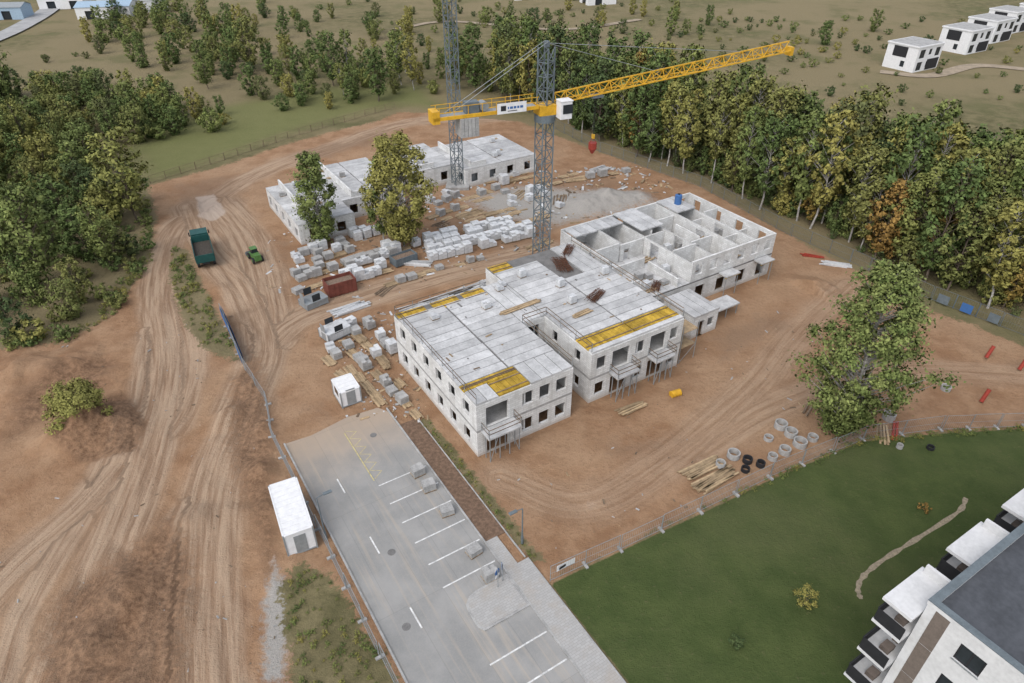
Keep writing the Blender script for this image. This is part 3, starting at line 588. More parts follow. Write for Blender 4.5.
def truck(c,rot):
    mb=MB(); mb.box(-3.9,3.9,-.45,.45,.75,.98,M_black)
    for x in (2.7,-1.4,-2.8):
        for y in (-1.2,.85): mb.cyl((x,y,.52),(x,y+.35,.52),.52,.52,M_black,18); mb.cyl((x,y-.01,.52),(x,y+.36,.52),.24,.24,M_grey,12)
    mb.box(1.9,4.0,-1.22,1.22,.6,1.7,M_dgreen); mb.box(2.0,3.9,-1.15,1.15,1.7,2.75,M_dgreen); mb.box(3.9,3.94,-1.05,1.05,1.75,2.5,M_glass)
    for y in (-1.17,1.15): mb.box(2.4,3.4,y,y+.02,1.8,2.5,M_glass)
    mb.box(4.0,4.12,-1.2,1.2,.5,.9,M_black); mb.box(-3.95,1.6,-1.24,1.24,1.05,1.2,M_dgreen)
    for y in (-1.24,1.16): mb.box(-3.95,1.6,y,y+.08,1.2,2.4,M_dgreen); [mb.box(x,x+.1,y-.04 if y<0 else y+.08,y if y<0 else y+.12,1.2,2.4,M_dgreen) for x in np.linspace(-3.8,1.4,6)]
    mb.box(1.52,1.62,-1.16,1.16,1.2,2.7,M_dgreen); mb.box(-3.95,-3.87,-1.16,1.16,1.2,2.2,M_dgreen); mb.box(-3.8,1.5,-1.15,1.15,1.2,1.75,mat('load_soil',(.07,.06,.05),.9,.5,5))
    for y in (-1.4,1.25): mb.box(3.5,3.6,y,y+.15,1.9,2.5,M_black)
    mb.obj('tipper_truck',(c[0],c[1],.05),rot,bevel=.03)
tp=np.array(P2(210,276)); tq=np.array(P2(201,240)); dd=tq-tp; truck((tp+tq)/2,math.atan2(dd[1],dd[0]))
def loader(name,c,rot,mt,sc=1):
    mb=MB()
    for x,r in ((-1.3,.6),(1.3,.6)):
        for y in (-1.05,.7): mb.cyl((x,y,r),(x,y+.35,r),r,r,M_black,18); mb.cyl((x,y-.01,r),(x,y+.36,r),.28,.28,mt,12)
    mb.box(-2.1,1.7,-.65,.65,.6,1.15,mt); mb.box(-2.1,-.6,-.62,.62,1.15,1.8,mt); mb.box(-.55,.8,-.6,.6,1.15,1.5,mt)
    for x in (-.5,.7):
        for y in (-.58,.5): mb.box(x,x+.08,y,y+.08,1.5,2.5,M_black)
    mb.box(-.4,.65,-.55,.55,1.5,2.4,M_glass); mb.box(-.6,.9,-.65,.65,2.5,2.6,mt)
    for y in (-.5,.4): mb.beam((.9,y,1.5),(2.6,y,.6),.14,mt,.2)
    mb.poly([(2.5,-1,.1),(3.5,-1,.1),(3.5,1,.1),(2.5,1,.1)],M_mast); mb.poly([(2.5,-1,.1),(2.5,1,.1),(2.6,1,.95),(2.6,-1,.95)],M_mast)
    for y in (-1,1): mb.poly([(2.5,y,.1),(3.5,y,.1),(2.6,y,.95)],M_mast)
    o=mb.obj(name,(c[0],c[1],.05),rot,bevel=.03); o.scale=(sc,sc,sc)
loader('wheel_loader',P2(256,260),2.2,M_green,.72)
def skip(c,rot,mt=M_maroon,L=5,wd=2.3,h=1.6):
    mb=MB(); 
    for y in (-wd/2,wd/2-.08): mb.box(-L/2,L/2,y,y+.08,.1,h,mt); [mb.box(x,x+.1,y-.06 if y<0 else y+.08,y if y<0 else y+.14,.1,h,mt) for x in np.linspace(-L/2+.1,L/2-.2,7)]
    for x in (-L/2,L/2-.08): mb.box(x,x+.08,-wd/2+.081,wd/2-.081,.1,h,mt)
    mb.box(-L/2+.08,L/2-.08,-wd/2+.08,wd/2-.08,.1,h*.75,mat('rubble',(.22,.16,.12),.9,.5,5)); mb.obj('waste_skip',(c[0],c[1],0),rot)
skip(mid((341,291)),TH,M_maroon,3.8,2.2,1.9); skip(P2(404,262),TH+.1,M_mast,3.5,1.8,1.2)
a0=np.array(P2(430,262)); b0=np.array(P2(535,236)); ud=(b0-a0)/np.hypot(*(b0-a0)); vd=np.array((-ud[1],ud[0])); RL=np.hypot(*(b0-a0)); urot=math.atan2(ud[1],ud[0])
for r_ in range(4):
    s_=.6+r_*.5
    while s_<RL-(0 if r_<2 else 1.5):
        if random.random()<.06 or abs(s_-RL*.42)<.5: s_+=1.3; continue
        p=a0+ud*s_+vd*(.4+r_*1.75)+rng.normal(0,.05,2); put(random.choice(PAL['w'][:2 if r_ else 3]),'concrete_block_pallet',(p[0],p[1],0),urot+random.gauss(0,.03),sc=(1.05,1.35,1.1)); s_+=1.33
def prow(px0,px1,n,k,rows=1,sp=1.5,sc=1.1,gap=.0):
    a=np.array(P2(*px0)); b=np.array(P2(*px1)); u=(b-a)/np.hypot(*(b-a)); v=np.array((-u[1],u[0])); r=math.atan2(u[1],u[0])
    for j in range(rows):
        for i in range(n):
            if random.random()<.08+gap: continue
            p=a+(b-a)*i/max(1,n-1)+v*j*sp+rng.normal(0,.08,2); pal(random.choice(k),p[0],p[1],0,r+random.gauss(0,.06),sc*random.uniform(.92,1.08))
prow((300,262),(345,248),6,'wwc',2); prow((302,280),(332,270),5,'ctc',2); prow((350,268),(392,255),6,'wc',2); prow((300,293),(322,284),3,'ct',1); prow((350,283),(385,272),5,'tw',2,1.4); prow((358,240),(386,232),4,'w',2,1.3,1.); prow((392,285),(420,276),4,'ct',1); prow((430,272),(480,260),6,'tc',1,1.4,.9); prow((365,262),(415,246),6,'wt',1); prow((318,262),(350,252),4,'tc',1)
prow((332,350),(350,372),4,'cwt',1); prow((343,341),(366,368),5,'ct',1); prow((356,334),(382,362),6,'wct',1); prow((369,327),(392,352),5,'wc',1); prow((360,378),(380,402),4,'t',1,1.5,1); prow((378,376),(402,402),4,'tc',1,1.5,1); prow((396,392),(415,415),3,'tt',1,1.5,1); prow((333,335),(352,326),3,'w',1); prow((384,366),(400,384),3,'ct',1,1.5,.9); prow((330,362),(342,376),2,'t',1)
container('tool_container',P2(348,398),TH+1.55,2.8,2.2,2.0); container('tool_container',P2(336,335),TH+.2,3.2,2.2,1.2,M_foil); container('tool_container',P2(314,304),TH+.2,3.0,2.2,.9,M_grey); container('tool_container',P2(478,180),TH,6,2.4,2.6,M_grey)
for (x,y) in ((418,474),(429,489),(447,513),(474,553),(490,578)):
    p=P2(x,y); pal('c',p[0],p[1],.03,TH+random.uniform(-.15,.15),.95)
for (x,y,l,wd,n,r,m) in [(350,309,5,1.6,18,.05,M_foil),(415,264,5,1.2,15,-.7,M_slab),(445,298,8,1.5,15,.05,M_slab),(470,290,7,1.5,15,.1,M_slab),(500,283,7,1.2,12,.1,M_slab),(420,306,6,1,12,.1,M_slab),
   (703,468,4.6,1.2,20,-.05,M_wood),(715,480,5,1.2,20,.0,M_wood),(632,408,3.4,.9,10,.0,M_wood),(882,434,3,.9,10,.6,M_wood),(893,431,3,.6,6,.5,M_red),(805,410,2,.8,6,.4,M_woodd),
   (835,265,4,1,8,-.9,M_foil),(812,256,3,.8,6,-.9,M_red),(470,215,5,2,20,.1,M_wood),(495,222,4,1.5,14,.3,M_wood),(560,200,4,2,14,.9,M_woodd),(385,290,4,1.4,12,.5,M_woodd),(440,225,3,2,12,.2,M_woodd),(600,170,4,2,14,.2,M_slab),(520,195,4,2,14,.5,M_wood),(540,245,5,1.5,14,.2,M_wood),(575,180,4,1.5,14,-.3,M_wood)]:
    p=P2(x,y); planks('timber_stack' if m in (M_wood,M_woodd,M_red) else 'concrete_lintel_stack',p,TH+r,n,l,wd,m,.05,.12 if m is M_slab or m is M_foil else .07)
for (p0,p1,n,k,rw) in (((440,222),(470,212),5,'tc',2),((478,225),(515,214),5,'t',2),((470,204),(505,194),5,'ct',2),((512,206),(545,196),5,'tw',2),((495,186),(530,177),5,'wt',2),((545,186),(580,178),4,'t',2),((590,178),(625,172),4,'ct',1),((438,205),(455,198),3,'wc',2),((520,224),(545,217),3,'ct',1),((478,196),(495,190),3,'tc',1),((540,214),(560,207),3,'tw',1),((470,233),(500,224),4,'tt',1)):
    prow(p0,p1,n,k,rw,1.9,1.15,.1)
rg=[(733,457,.6,.6,0),(747,462,.45,.5,1),(760,466,.4,.5,1),(772,459,.45,.5,0),(784,453,.55,.6,0),(799,446,.65,.7,0),(790,436,.6,.7,0),(780,428,.62,.7,0),(745,471,.4,.4,1),(888,419,.6,.7,0),(945,390,.5,.5,0),(899,448,.3,.4,0),(930,449,.35,.3,1),(768,440,.45,.4,0),(812,440,.5,.5,0),(720,466,.45,.5,0)]
for (x,y,r,h_,bk) in rg:
    m=M_black if bk else M_ring
    p=P2(x,y); mb=MB(); n=24; o=[(math.cos(2*math.pi*k/n),math.sin(2*math.pi*k/n)) for k in range(n)]
    for k in range(n):
        a,b=o[k],o[(k+1)%n]; ri=r*.8
        mb.poly([(a[0]*r,a[1]*r,0),(b[0]*r,b[1]*r,0),(b[0]*r,b[1]*r,h_),(a[0]*r,a[1]*r,h_)],m); mb.poly([(b[0]*ri,b[1]*ri,0),(a[0]*ri,a[1]*ri,0),(a[0]*ri,a[1]*ri,h_),(b[0]*ri,b[1]*ri,h_)],m)
        mb.poly([(a[0]*r,a[1]*r,h_),(b[0]*r,b[1]*r,h_),(b[0]*ri,b[1]*ri,h_),(a[0]*ri,a[1]*ri,h_)],m)
    mb.obj('concrete_pipe_ring' if not bk else 'plastic_pipe_ring',(p[0],p[1],.05))
def drum(nm,c,rot,m,L=1.8,r=.32,tilt=0):
    mb=MB(); M=Matrix.Rotation(tilt,3,'Y'); a=M@Vector((-L/2,0,0)); b=M@Vector((L/2,0,0)); z=r+abs(a.z); mb.cyl((a.x,a.y,z+a.z),(b.x,b.y,z+b.z),r,r,m,18)
    for t in (.02,.33,.66,.98): q_=a.lerp(b,t); dv=(b-a).normalized()*.03; mb.cyl(q_-dv+Vector((0,0,z)),q_+dv+Vector((0,0,z)),r*1.08,r*1.08,m,18)
    mb.obj(nm,(c[0],c[1],0),rot)
drum('yellow_drum',P2(675,396),.4,M_cry,1.1,.36)
for x,y in ((987,358),(1020,370),(982,402)): drum('red_pipe',P2(x,y),.6,M_red,1.5,.2,-1.1)
# ---------------- fences
def fence(name,pts,h=1.9,post=M_grey,feet=True,sp=3.4,wire=.2,wmt=None):
    mb=MB(); wmt=wmt or M_grey
    for a,b in zip(pts[:-1],pts[1:]):
        a=Vector((a[0],a[1],0)); b=Vector((b[0],b[1],0)); L=(b-a).length; n=max(1,round(L/sp))
        for k in range(n):
            p=a.lerp(b,k/n); q_=a.lerp(b,(k+1)/n); dv=(q_-p).normalized(); p2=p+dv*.06; q2=q_-dv*.06; j=Vector((random.gauss(0,.04),random.gauss(0,.04),0)); p2+=j; q2+=j
            for r_ in (p2,q2): mb.beam(r_,r_+Vector((0,0,h)),.05,post)
            for zz in (.15,h*.5,h-.02): mb.beam(p2+Vector((0,0,zz)),q2+Vector((0,0,zz)),.035 if zz!=h*.5 else .02,post)
            m=int((q2-p2).length/wire)
            for i in range(1,m): t=p2.lerp(q2,i/m); mb.beam(t+Vector((0,0,.15)),t+Vector((0,0,h)),.012,wmt)
            if feet: M=Matrix.Translation(p)@Matrix.Rotation(math.atan2(dv.y,dv.x)+1.57,4,'Z'); mb.box(-.35,.35,-.11,.11,-.05,.15,M_conc,M)
    mb.obj(name)
def rl(x,y): return L2W(RO,x,y)[:2]
fence('site_fence',[P2(1250,432),P2(1024,427),P2(940,430),P2(862,440),P2(770,478),P2(700,512),P2(620,550),P2(549,582)])
fence('site_fence',[rl(-6.4,-16),rl(-6.3,24),P2(268,405),P2(246,372),P2(232,338),P2(222,316)])
fence('perimeter_fence',[P2(548,125),P2(600,152),P2(700,187),P2(790,236),P2(850,262),P2(930,300),P2(1024,336),P2(1200,395)],2.0,M_mast,False,3,.25,M_mast)
fence('site_fence',[P2(150,184),P2(225,160),P2(300,135),P2(395,108)],1.4,M_woodd,False,3,.9,M_woodd)
mb=MB(); bp=[P2(244,366),P2(236,346),P2(229,330),P2(223,317)]
for a,b in zip(bp[:-1],bp[1:]):
    a=Vector((*a,.2)); b=Vector((*b,.2)); nn=(b-a).cross(Vector((0,0,1))).normalized()*.12
    for s_ in (1,-1): mb.poly([a+nn*s_,b+nn*s_,b+nn*s_+Vector((0,0,1.5)),a+nn*s_+Vector((0,0,1.5))],M_blue)
mb.obj('blue_fence_banner')
for i,(x,y) in enumerate(((935,303),(958,312),(985,322))):
    a=P2(x,y); b=P2(x+11,y+4.5); mb=MB(); mb.poly([(a[0],a[1]-.08,.3),(b[0],b[1]-.08,.3),(b[0],b[1]-.08,1.5),(a[0],a[1]-.08,1.5)],[M_mast,M_blue,M_mast][i]); mb.obj('fence_banner')
mb=MB(); a=Vector((*P2(556,578),.9)); b=Vector((*P2(574,569),.9)); nn=Vector((0,-.1,0)); mb.poly([a+nn,b+nn,b+nn+Vector((0,0,.7)),a+nn+Vector((0,0,.7))],M_white); mb.poly([a+nn*1.1+Vector((.2,0,.2)),a.lerp(b,.5)+nn*1.1+Vector((0,0,.2)),a.lerp(b,.5)+nn*1.1+Vector((0,0,.5)),a+nn*1.1+Vector((.2,0,.5))],M_black); mb.obj('site_notice_board')
# ---------------- street lamps
def lamp(c,h,rot,nm='street_lamp'):
    mb=MB(); mb.cyl((0,0,0),(0,0,h),.075,.045,M_mast,10); mb.cyl((0,0,0),(0,0,.9),.11,.11,M_mast,10); mb.cyl((0,0,h),(.7,0,h+.12),.035,.035,M_mast,8); mb.box(.55,1.25,-.14,.14,h+.07,h+.16,M_mast); mb.box(.65,1.2,-.1,.1,h+.05,h+.07,M_white); mb.obj(nm,(c[0],c[1],0),rot)
lamp(rl(-6.05,9.3),5,TH); lamp(rl(7.5,.3),4.2,TH+math.pi); lamp(rl(-6.05,-14),5,TH)
def tsign(c,rot):
    mb=MB(); mb.cyl((0,0,0),(0,0,2.2),.035,.035,M_grey,8); mb.cyl((.04,0,1.9),(.06,0,1.9),.3,.3,M_blue,20); mb.cyl((.061,0,1.9),(.065,0,1.9),.2,.2,M_white,16); mb.box(.04,.06,-.28,.28,1.3,1.55,M_white); mb.obj('traffic_sign',(c[0],c[1],.1),rot)
tsign(rl(3.6,-2.3),TH+2); tsign(rl(4.2,-2.0),TH+2.6)
# ---------------- apartment building bottom-right
def apartment():
    h=12.; o=P(928,604,h); e=empty('apartment_building',(o[0],o[1],0),TH); mb=MB(); L=30; D=16; t=.3
    M_rend=mat('white_render',(.58,.58,.58),.85,.16,.5)
    for fl in range(4):
        z=fl*3.0
        wall(mb,'x',-t,0,L,z,z+3,t,[(x,x+2.2,z+.1,z+2.4) for x in (1.6,5.2,9.4,13,17.2,21)],M_rend)
        wall(mb,'y',0,-D,-t-.001,z,z+3,t,[(y,y+1.4,z+.8,z+2.2) for y in (-3.6,-8.0,-12.0)],M_rend)
        for x in (1.6,5.2,9.4,13,17.2,21): mb.box(x,x+2.2,-.2,-.15,z+.1,z+2.4,M_glass); mb.box(x+1.05,x+1.15,-.149,-.12,z+.1,z+2.4,M_black)
        for y in (-3.6,-8.0,-12.0): 
            mb.box(.12,.17,y,y+1.4,z+.8,z+2.2,M_glass); mb.box(.09,.119,y+.66,y+.74,z+.8,z+2.2,M_black)
            for zz in (z+.8,z+2.12): mb.box(.09,.119,y,y+1.4,zz,zz+.08,M_black)
            for yy in (y,y+1.32): mb.box(.08,.118,yy,yy+.08,z+.88,z+2.12,M_black)
            mb.box(-.05,-.001,y-.05,y+1.45,z+.72,z+.79,M_grey)
    mb.obj('walls',parent=e)
    mb=MB(); mb.box(-.02,L,-D,.02,h,h+.02,M_rend); mb.box(.35,L,-D,-.35,h+.02,h+.1,M_roof); mb.box(-.05,.35,-D,.05,h+.021,h+.35,M_rend); mb.box(.351,L,-.35,.05,h+.021,h+.35,M_rend); mb.box(-.08,.38,-D,.08,h+.35,h+.39,M_mast); mb.box(.381,L,-.38,.08,h+.35,h+.39,M_mast)
    for (x,y) in ((8,-4),(14,-6)): mb.box(x,x+.6,y,y+.6,h+.1,h+.7,M_grey)
    for k in range(1,14): mb.box(.36,L,-.36-k*1.1,-.34-k*1.1,h+.1,h+.104,M_roof)
    mb.obj('roof',parent=e)
    mb=MB()
    for x0 in (-.9,5.6,12.1,18.6):
        x1=x0+3.9
        for fl in range(1,5):
            z=fl*3.0-.1 if fl<4 else 11.0
            mb.box(x0,x1,.06,1.85,z-.12,z+.12,M_rend)
            if fl<4:
                for k in range(int((x1-x0)/.12)): mb.box(x0+.05+k*.12,x0+.08+k*.12,1.78,1.82,z+.12,z+1.15,M_black)
                mb.box(x0,x1,1.76,1.84,z+1.15,z+1.2,M_black); mb.box(x0+.02,x0+.07,.1,1.76,z+.12,z+1.15,M_black); mb.box(x1-.07,x1-.02,.1,1.76,z+.12,z+1.15,M_black)
                mb.box(x0+1,x0+1.7,.5,1.1,z+.12,z+.5,M_brown); mb.box(x0+2.2,x0+2.6,.6,1.0,z+.12,z+.9,M_woodd)
        for fl in range(4): z=fl*3.+.05; mb.box(x1-.35,x1-.15,.1,1.6,z+(.0 if fl==0 else .02),z+2.7,M_rend)
    for fl in range(0,4):
        z=fl*3.; mb.box(-.02,-.001,-1.3,-.5,z+.02,z+2.98,M_brown)
    mb.obj('balconies',parent=e)
apartment()
# ---------------- background houses
def house(c,rot,L=11,D=9,h=6.2):
    e=empty('white_house',(c[0],c[1],0),rot); mb=MB()
    for z in (0,3.1):
        for ax,fx,a,b in (('x',0,0,L),('x',D-.3,0,L)): wall(mb,ax,fx,a,b,z,z+3.1,.3,[(1,3.4,z+.3,z+2.5),(5,6.4,z+.9,z+2.4),(8,10.2,z+.3,z+2.5)],M_white)
        for ax,fx,a,b in (('y',0,.3,D-.3),('y',L-.3,.3,D-.3)): wall(mb,ax,fx,a,b,z,z+3.1,.3,[(3,4.2,z+.9,z+2.4)],M_white)
        mb.box(.31,L-.31,.15,.2,z+.2,z+2.7,M_glass); mb.box(.1,.15,.31,D-.31,z+.2,z+2.7,M_glass)
    mb.obj('walls',parent=e); mb=MB(); mb.box(-.2,L+.2,-.2,D+.2,h+.0,h+.35,M_white); mb.box(.2,L-.2,.2,D-.2,h+.351,h+.4,M_conc); mb.box(5.2,L-.5,-.06,-.01,.2,2.9,M_black); mb.box(-.06,-.01,3,D-2,3.3,5.9,M_black); mb.obj('roof',parent=e)
for (x,y,s_) in ((912,73,.5),(965,55,.5),(990,44,.5),(1010,34,.5),(1040,28,.5)): house(P2(x,y),.55)
def barn(c,rot,L,D,h,nm='warehouse',m=M_white,rm=M_grey):
    e=empty(nm,(c[0],c[1],0),rot); mb=MB(); wall(mb,'x',0,0,L,0,h,.3,[(x,x+3,.0,h*.7) for x in np.arange(3,L-4,8)],m); wall(mb,'x',D-.3,0,L,0,h,.3,[],m); wall(mb,'y',0,.3,D-.3,0,h,.3,[(D/2-2,D/2+2,0,h*.7)],m); wall(mb,'y',L-.3,.3,D-.3,0,h,.3,[],m); mb.box(.4,L-.4,.4,.5,0,h*.8,M_glass); mb.obj('walls',parent=e)
    mb=MB(); mb.poly([(-.3,-.3,h),(L+.3,-.3,h),(L+.3,D/2,h*1.3),(-.3,D/2,h*1.3)],rm); mb.poly([(-.3,D/2,h*1.3),(L+.3,D/2,h*1.3),(L+.3,D+.3,h),(-.3,D+.3,h)],rm)
    for x in (0,L): mb.poly([(x,0,h),(x,D,h),(x,D/2,h*1.3)],m)
    mb.obj('roof',parent=e)
barn(P2(78,20),.2,18,12,4,rm=M_bluel); barn(P2(100,14),.2,22,10,4,rm=M_conc); barn(P2(40,10),.2,16,10,4,rm=M_grey); barn(P2(-5,20),.1,10,8,4,m=M_bluel,rm=M_grey); barn(P2(588,6),.3,12,9,4); barn(P2(515,1),.3,14,10,5)
def strip(nm,pts,wd,z,mt):
    pts=smooth(px(pts),6); mb=MB(); L=[];R=[]
    for i,p in enumerate(pts):
        a=pts[max(0,i-1)]; b=pts[min(len(pts)-1,i+1)]; t=(b-a)/np.hypot(*(b-a)); n_=np.array((-t[1],t[0])); ww=wd*(1+.3*math.sin(i*1.7)+.15*math.sin(i*3.9)) if 'path' in nm else wd
        L.append(p+n_*ww/2); R.append(p-n_*ww/2)
    for i in range(len(pts)-1): mb.poly([(*R[i],z),(*R[i+1],z),(*L[i+1],z),(*L[i],z)],mt)
    mb.obj(nm)
M_dr=mat('far_road',(.33,.33,.33),.9,.2,.3)
strip('distant_road',[(-30,50),(20,28),(55,5),(70,-20)],7,.35,M_dr)
strip('worn_path',[(966,498),(958,512),(915,540),(880,562),(862,578),(858,590),(861,599)],.36,.012,mat('bare_soil',(.30,.25,.18),.95,.4,4))
strip('field_track',[(880,72),(930,76),(975,66),(1030,70)],4,.15,mat('bare_track',(.32,.26,.19),.95,.3,.5))
strip('field_track',[(395,30),(450,22),(560,30),(640,20)],3,.25,mat('bare_track',(.32,.26,.19),.95,.3,.5))
# ---------------- trees
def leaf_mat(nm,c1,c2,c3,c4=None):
    s=NT(nm); oi=s.n('ShaderNodeObjectInfo').outputs['Random']; ri=s.n('ShaderNodeNewGeometry').outputs['Random Per Island']; t=s.attr('tint_shade').outputs['Fac']
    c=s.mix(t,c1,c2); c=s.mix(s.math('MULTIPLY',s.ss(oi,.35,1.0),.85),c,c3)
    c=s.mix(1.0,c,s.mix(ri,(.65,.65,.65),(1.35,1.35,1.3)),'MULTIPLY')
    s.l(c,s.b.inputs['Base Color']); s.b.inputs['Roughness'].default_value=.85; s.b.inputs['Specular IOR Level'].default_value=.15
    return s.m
ML_g=leaf_mat('foliage_green',(.060,.092,.028),(.125,.165,.055),(.19,.185,.06))
ML_b=leaf_mat('foliage_birch',(.095,.13,.038),(.185,.21,.07),(.26,.225,.065))
ML_d=leaf_mat('foliage_dark',(.042,.068,.028),(.09,.12,.046),(.12,.125,.05))
ML_a=leaf_mat('foliage_autumn',(.17,.12,.035),(.28,.20,.055),(.24,.14,.045))
MK_b=mat('bark_pale',(.40,.38,.35),.9,.5,3); MK_d=mat('bark_brown',(.14,.11,.085),.9,.4,3)
def tree_me(nm,h,r,base,nc,nl,ls,seed,ml,mk,top=.8,peak=.45,tr=None,cs=.25):
    g=np.random.default_rng(seed); R=random.Random(seed); mb=MB(); tr=tr or h*.011
    pts=[Vector((0,0,-.3))]; x=y=0
    for k in range(1,8): x+=R.gauss(0,h*.012); y+=R.gauss(0,h*.012); pts.append(Vector((x,y,h*.93*k/7)))
    for k in range(7): mb.cyl(pts[k],pts[k+1],tr*(1-k/7.6),tr*(1-(k+1)/7.6),mk,7,False)
    C=[]; ph=[R.uniform(0,6.28) for _ in range(4)]
    for i in range(nc):
        t=base+(1-base)*(i+R.random())/nc; u=(t-base)/(1-base)
        pr=r*(max(.08,(u/peak))**.6 if u<peak else max(.05,(1-(u-peak)/(1-peak)*top))**.7)
        a=i*2.39996+R.uniform(-.6,.6); lb=1+.16*math.sin(2*a+ph[0]+u*4)+.13*math.sin(3*a+ph[1]-u*6)+.1*math.sin(u*14+ph[2]); rr=pr*lb*R.uniform(.25,1.0)**.6*R.uniform(.8,1.12); c=Vector((rr*math.cos(a),rr*math.sin(a),t*h)); k=min(6,int(t*.8*7)); 
        tp=pts[k].lerp(pts[k+1],.3); c+=Vector((tp.x,tp.y,0)); st=Vector((tp.x,tp.y,max(h*base*.6,c.z-rr*.8-h*.03))); mb.cyl(st,c,tr*.35,tr*.08,mk,4,False); C.append((c,R.uniform(.5,1.3)*r*cs,R.random()))
    nb=len(mb.v); n=nc*nl; cen=np.array([tuple(c) for c,_,_ in C]).repeat(nl,0); cr=np.array([q for _,q,_ in C]).repeat(nl); ct=np.array([q for _,_,q in C]).repeat(nl)
    d=g.normal(0,1,(n,3)); d/=np.linalg.norm(d,axis=1)[:,None]; rad=g.random(n)**.5*(1+.35*g.normal(0,1,n)); off=d*(cr*rad)[:,None]; off[:,2]*=.8; off[:,2]-=.1*cr
    c=cen+off
    cc_=cen.copy(); cc_[:,2]-=h*(base+1)/2; outw=cc_/np.maximum(np.linalg.norm(cc_,axis=1)[:,None],.01)
    nn=d*.8+outw*.5+np.array((0,0,.6))+g.normal(0,.2,(n,3)); nn/=np.linalg.norm(nn,axis=1)[:,None]
    qn=nn+g.normal(0,.45,(n,3)); qn/=np.linalg.norm(qn,axis=1)[:,None]
    a1=np.cross(qn,g.normal(0,1,(n,3))); a1/=np.linalg.norm(a1,axis=1)[:,None]; a2=np.cross(qn,a1)
    sz=ls*g.uniform(.6,1.3,n)[:,None]; q=np.stack([c+a1*sz,c+a2*sz*.6,c-a1*sz,c-a2*sz*.6],1).reshape(-1,3)
    V=np.concatenate([np.array(mb.v),q]); nf=len(mb.f); Fc=mb.f+[tuple(x) for x in (nb+np.arange(n*4).reshape(-1,4)).tolist()]
    me=bpy.data.meshes.new(nm); me.from_pydata(V.tolist(),[],Fc); me.materials.append(mk); me.materials.append(ml)
    me.polygons.foreach_set('material_index',np.array([0]*nf+[1]*n,np.int32)); me.polygons.foreach_set('use_smooth',np.ones(nf+n,bool))
    at=me.attributes.new('tint_shade','FLOAT','POINT'); at.data.foreach_set('value',np.concatenate([np.zeros(nb),np.clip(ct*.65+.2*(d[:,2]+1)-.05+g.normal(0,.1,n),0,1).repeat(4)]).astype(np.float32)); me.update()  # random clump tone, with top light painted in as paler upper leaves
    me.normals_split_custom_set_from_vertices(np.concatenate([np.zeros((nb,3)),nn.repeat(4,0)]).tolist())
    return me
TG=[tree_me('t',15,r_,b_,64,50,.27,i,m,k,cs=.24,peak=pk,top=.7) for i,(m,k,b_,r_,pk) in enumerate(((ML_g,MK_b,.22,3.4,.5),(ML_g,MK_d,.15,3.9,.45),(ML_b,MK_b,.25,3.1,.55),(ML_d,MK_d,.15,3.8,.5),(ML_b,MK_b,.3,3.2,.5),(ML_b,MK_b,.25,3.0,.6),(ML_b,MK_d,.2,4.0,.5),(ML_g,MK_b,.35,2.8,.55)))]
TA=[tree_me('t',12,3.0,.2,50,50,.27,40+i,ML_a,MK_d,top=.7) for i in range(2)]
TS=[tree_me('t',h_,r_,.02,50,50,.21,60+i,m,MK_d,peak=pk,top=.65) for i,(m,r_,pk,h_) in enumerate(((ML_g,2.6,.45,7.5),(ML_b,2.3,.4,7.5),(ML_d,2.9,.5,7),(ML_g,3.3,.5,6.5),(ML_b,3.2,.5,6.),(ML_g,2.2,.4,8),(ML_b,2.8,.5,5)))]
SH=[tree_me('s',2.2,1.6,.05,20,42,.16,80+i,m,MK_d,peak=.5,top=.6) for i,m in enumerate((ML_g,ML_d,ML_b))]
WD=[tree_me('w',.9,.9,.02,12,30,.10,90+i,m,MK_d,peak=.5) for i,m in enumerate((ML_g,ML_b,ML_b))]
def hero(nm,pxy,h,r,nc,nl,ls,seed,ml,mk,base=.1,peak=.42,**k):
    p=P2(*pxy); put(tree_me(nm,h,r,base,nc,nl,ls,seed,ml,mk,peak=peak,**k),nm,(p[0],p[1],0))
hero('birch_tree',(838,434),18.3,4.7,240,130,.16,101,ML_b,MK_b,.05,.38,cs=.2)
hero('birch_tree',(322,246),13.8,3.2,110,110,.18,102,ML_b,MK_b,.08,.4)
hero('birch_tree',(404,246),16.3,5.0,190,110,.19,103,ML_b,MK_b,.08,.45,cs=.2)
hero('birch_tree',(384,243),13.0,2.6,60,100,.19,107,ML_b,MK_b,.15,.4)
hero('round_shrub',(84,424),4.6,2.9,100,150,.12,104,ML_b,MK_d,.03,.5,top=.6)
hero('lawn_sapling',(803,606),2.2,1.0,26,40,.07,105,ML_b,MK_d,.1); hero('lawn_shrub',(735,646),1.0,.7,16,50,.06,106,ML_d,MK_d,.05); hero('lawn_shrub',(923,510),.7,.6,12,40,.06,108,ML_a,MK_d,.05)
def scatter(nm,poly,n,meshes,smin,smax,mind,seed,wz=(.85,1.2),cond=None):
    R=random.Random(seed); pg=px(poly); xsx=[p[0] for p in pg]; ysx=[p[1] for p in pg]; e=empty(nm,(sum(xsx)/len(xsx),sum(ysx)/len(ysx),0)); pts=[]; tries=0
    while len(pts)<n and tries<n*60:
        tries+=1; x=R.uniform(min(xsx),max(xsx)); y=R.uniform(min(ysx),max(ysx))
        if sdist(np.array([x]),np.array([y]),pg)[0]<0: continue
        if cond and not cond(x,y): continue
        if any((x-a)**2+(y-b)**2<mind**2 for a,b in pts[-400:]): continue
        pts.append((x,y)); s_=R.uniform(smin,smax)
        put(R.choice(meshes),'tree',(x-e.location.x,y-e.location.y,0),R.uniform(0,6.28),e,sc=(s_,s_,s_*R.uniform(*wz)))
belt=[(498,104),(548,118),(600,145),(700,180),(800,230),(860,258),(935,292),(1024,328),(1200,390),(1300,330),(1150,258),(1024,228),(870,196),(750,164),(620,114),(500,80)]
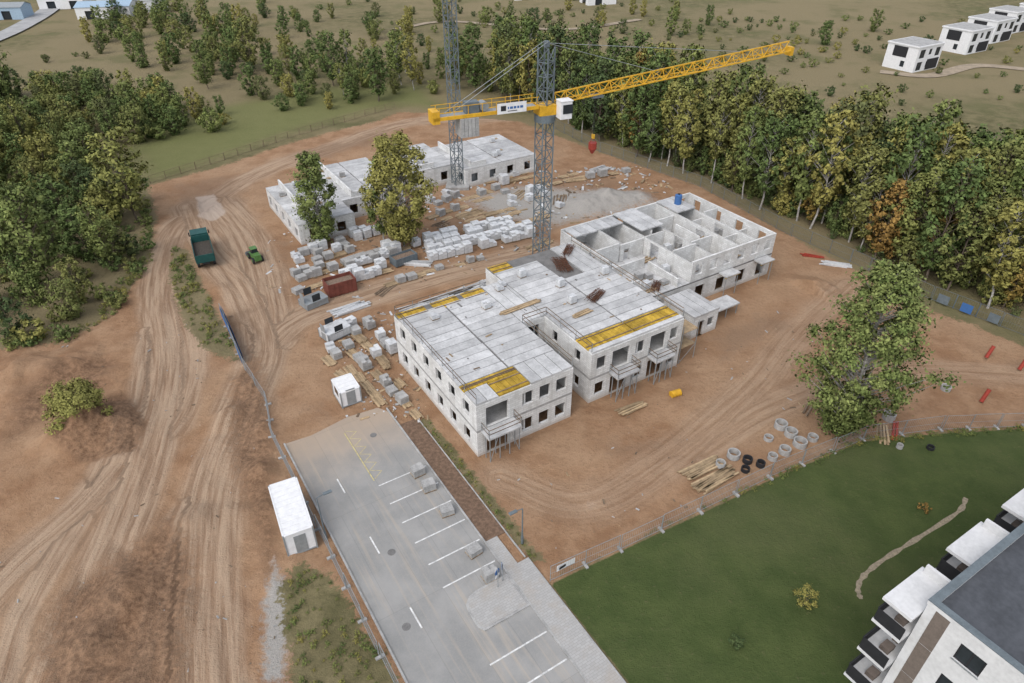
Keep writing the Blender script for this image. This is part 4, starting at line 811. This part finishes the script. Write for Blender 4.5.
scatter('woodland_belt',belt,215,TG+TG+TG[:3]+TA[:1],.72,1.12,2.6,1)
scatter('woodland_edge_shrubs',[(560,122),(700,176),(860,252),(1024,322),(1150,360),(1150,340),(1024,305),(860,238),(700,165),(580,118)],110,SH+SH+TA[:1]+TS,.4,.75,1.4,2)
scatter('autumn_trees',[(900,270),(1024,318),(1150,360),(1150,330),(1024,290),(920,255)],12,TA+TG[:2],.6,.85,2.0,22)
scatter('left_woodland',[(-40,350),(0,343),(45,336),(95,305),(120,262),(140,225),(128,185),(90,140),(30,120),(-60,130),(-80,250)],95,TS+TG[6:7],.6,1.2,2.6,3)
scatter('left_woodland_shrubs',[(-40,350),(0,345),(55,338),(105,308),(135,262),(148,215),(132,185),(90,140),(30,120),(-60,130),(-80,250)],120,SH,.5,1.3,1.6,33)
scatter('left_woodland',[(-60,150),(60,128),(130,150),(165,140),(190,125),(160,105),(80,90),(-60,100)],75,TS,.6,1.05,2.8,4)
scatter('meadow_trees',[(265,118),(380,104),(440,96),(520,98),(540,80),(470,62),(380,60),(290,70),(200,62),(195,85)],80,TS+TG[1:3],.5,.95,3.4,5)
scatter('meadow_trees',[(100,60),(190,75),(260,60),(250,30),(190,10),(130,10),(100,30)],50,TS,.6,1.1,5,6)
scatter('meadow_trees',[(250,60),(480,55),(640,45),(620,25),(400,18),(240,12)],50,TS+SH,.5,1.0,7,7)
scatter('left_woodland',[(145,140),(230,135),(225,110),(160,115)],10,TS,.5,.9,4,12)
nz=lambda x,y: vnoise(np.array([x/55.]),np.array([y/55.]),77)[0]>.5
scatter('field_shrubs',[(-300,110),(100,110),(480,50),(700,60),(900,110),(1400,230),(1400,-20),(900,-60),(100,-60),(-300,-20)],700,SH+SH+SH+TS[:3],.5,1.0,5,8,cond=nz)
scatter('field_shrubs',[(620,70),(1000,130),(1300,180),(1300,20),(900,20),(700,20)],170,SH,.35,.9,5,9)
scatter('roadside_weeds',[(283,590),(300,565),(328,578),(395,683),(300,720)],90,WD,.12,.45,.3,10)
scatter('roadside_weeds',[(172,250),(188,255),(232,345),(205,345),(175,300)],90,WD,.2,.7,.4,11)
scatter('roadside_weeds',[(420,424),(428,420),(540,560),(532,560)],55,WD,.1,.28,.2,13)
scatter('roadside_weeds',[(700,508),(862,438),(1024,425),(1024,431),(862,445),(700,514)],80,WD,.15,.45,.3,14)
scatter('roadside_weeds',[(0,352),(62,345),(108,322),(152,262),(150,200),(145,200),(140,255),(100,312),(60,336),(0,342)],80,WD+SH[:1],.3,.8,.5,15)
# ---------------- debris & stones (one object)
mb=MB(); R=random.Random(5)
def deb(poly,n,smin,smax,mts):
    pg=px(poly); xx=[p[0] for p in pg]; yy=[p[1] for p in pg]
    X_=rng.uniform(min(xx),max(xx),n*3); Y_=rng.uniform(min(yy),max(yy),n*3); m=sdist(X_,Y_,pg)>0
    for x,y in list(zip(X_[m],Y_[m]))[:n]:
        s_=R.uniform(smin,smax); M=Matrix.Translation((x,y,s_*.2))@Matrix.Rotation(R.uniform(0,3),4,'Z')@Matrix.Rotation(R.gauss(0,.2),4,'X'); l=s_*R.choice((1,1,2.5,4)); mb.box(-l/2,l/2,-s_/2,s_/2,-s_*.2,s_*.25,R.choice(mts),M)
deb([(265,235),(420,215),(545,240),(545,262),(420,285),(350,312),(265,290)],320,.08,.3,[M_wood,M_foil,M_conc,M_woodd])
deb([(420,180),(640,165),(680,190),(560,235),(430,235)],480,.12,.4,[M_wood,M_foil,M_conc,M_woodd])
deb([(325,320),(400,310),(430,420),(345,420)],260,.06,.25,[M_wood,M_foil,M_conc,M_woodd])
deb([(470,460),(700,350),(800,300),(860,420),(700,505),(560,560)],120,.04,.15,[M_wood,M_conc,M_woodd])
deb([(0,360),(250,300),(280,683),(0,683)],200,.04,.12,[M_conc,M_woodd])
mb.obj('construction_debris')
print('objects',len(bpy.data.objects))
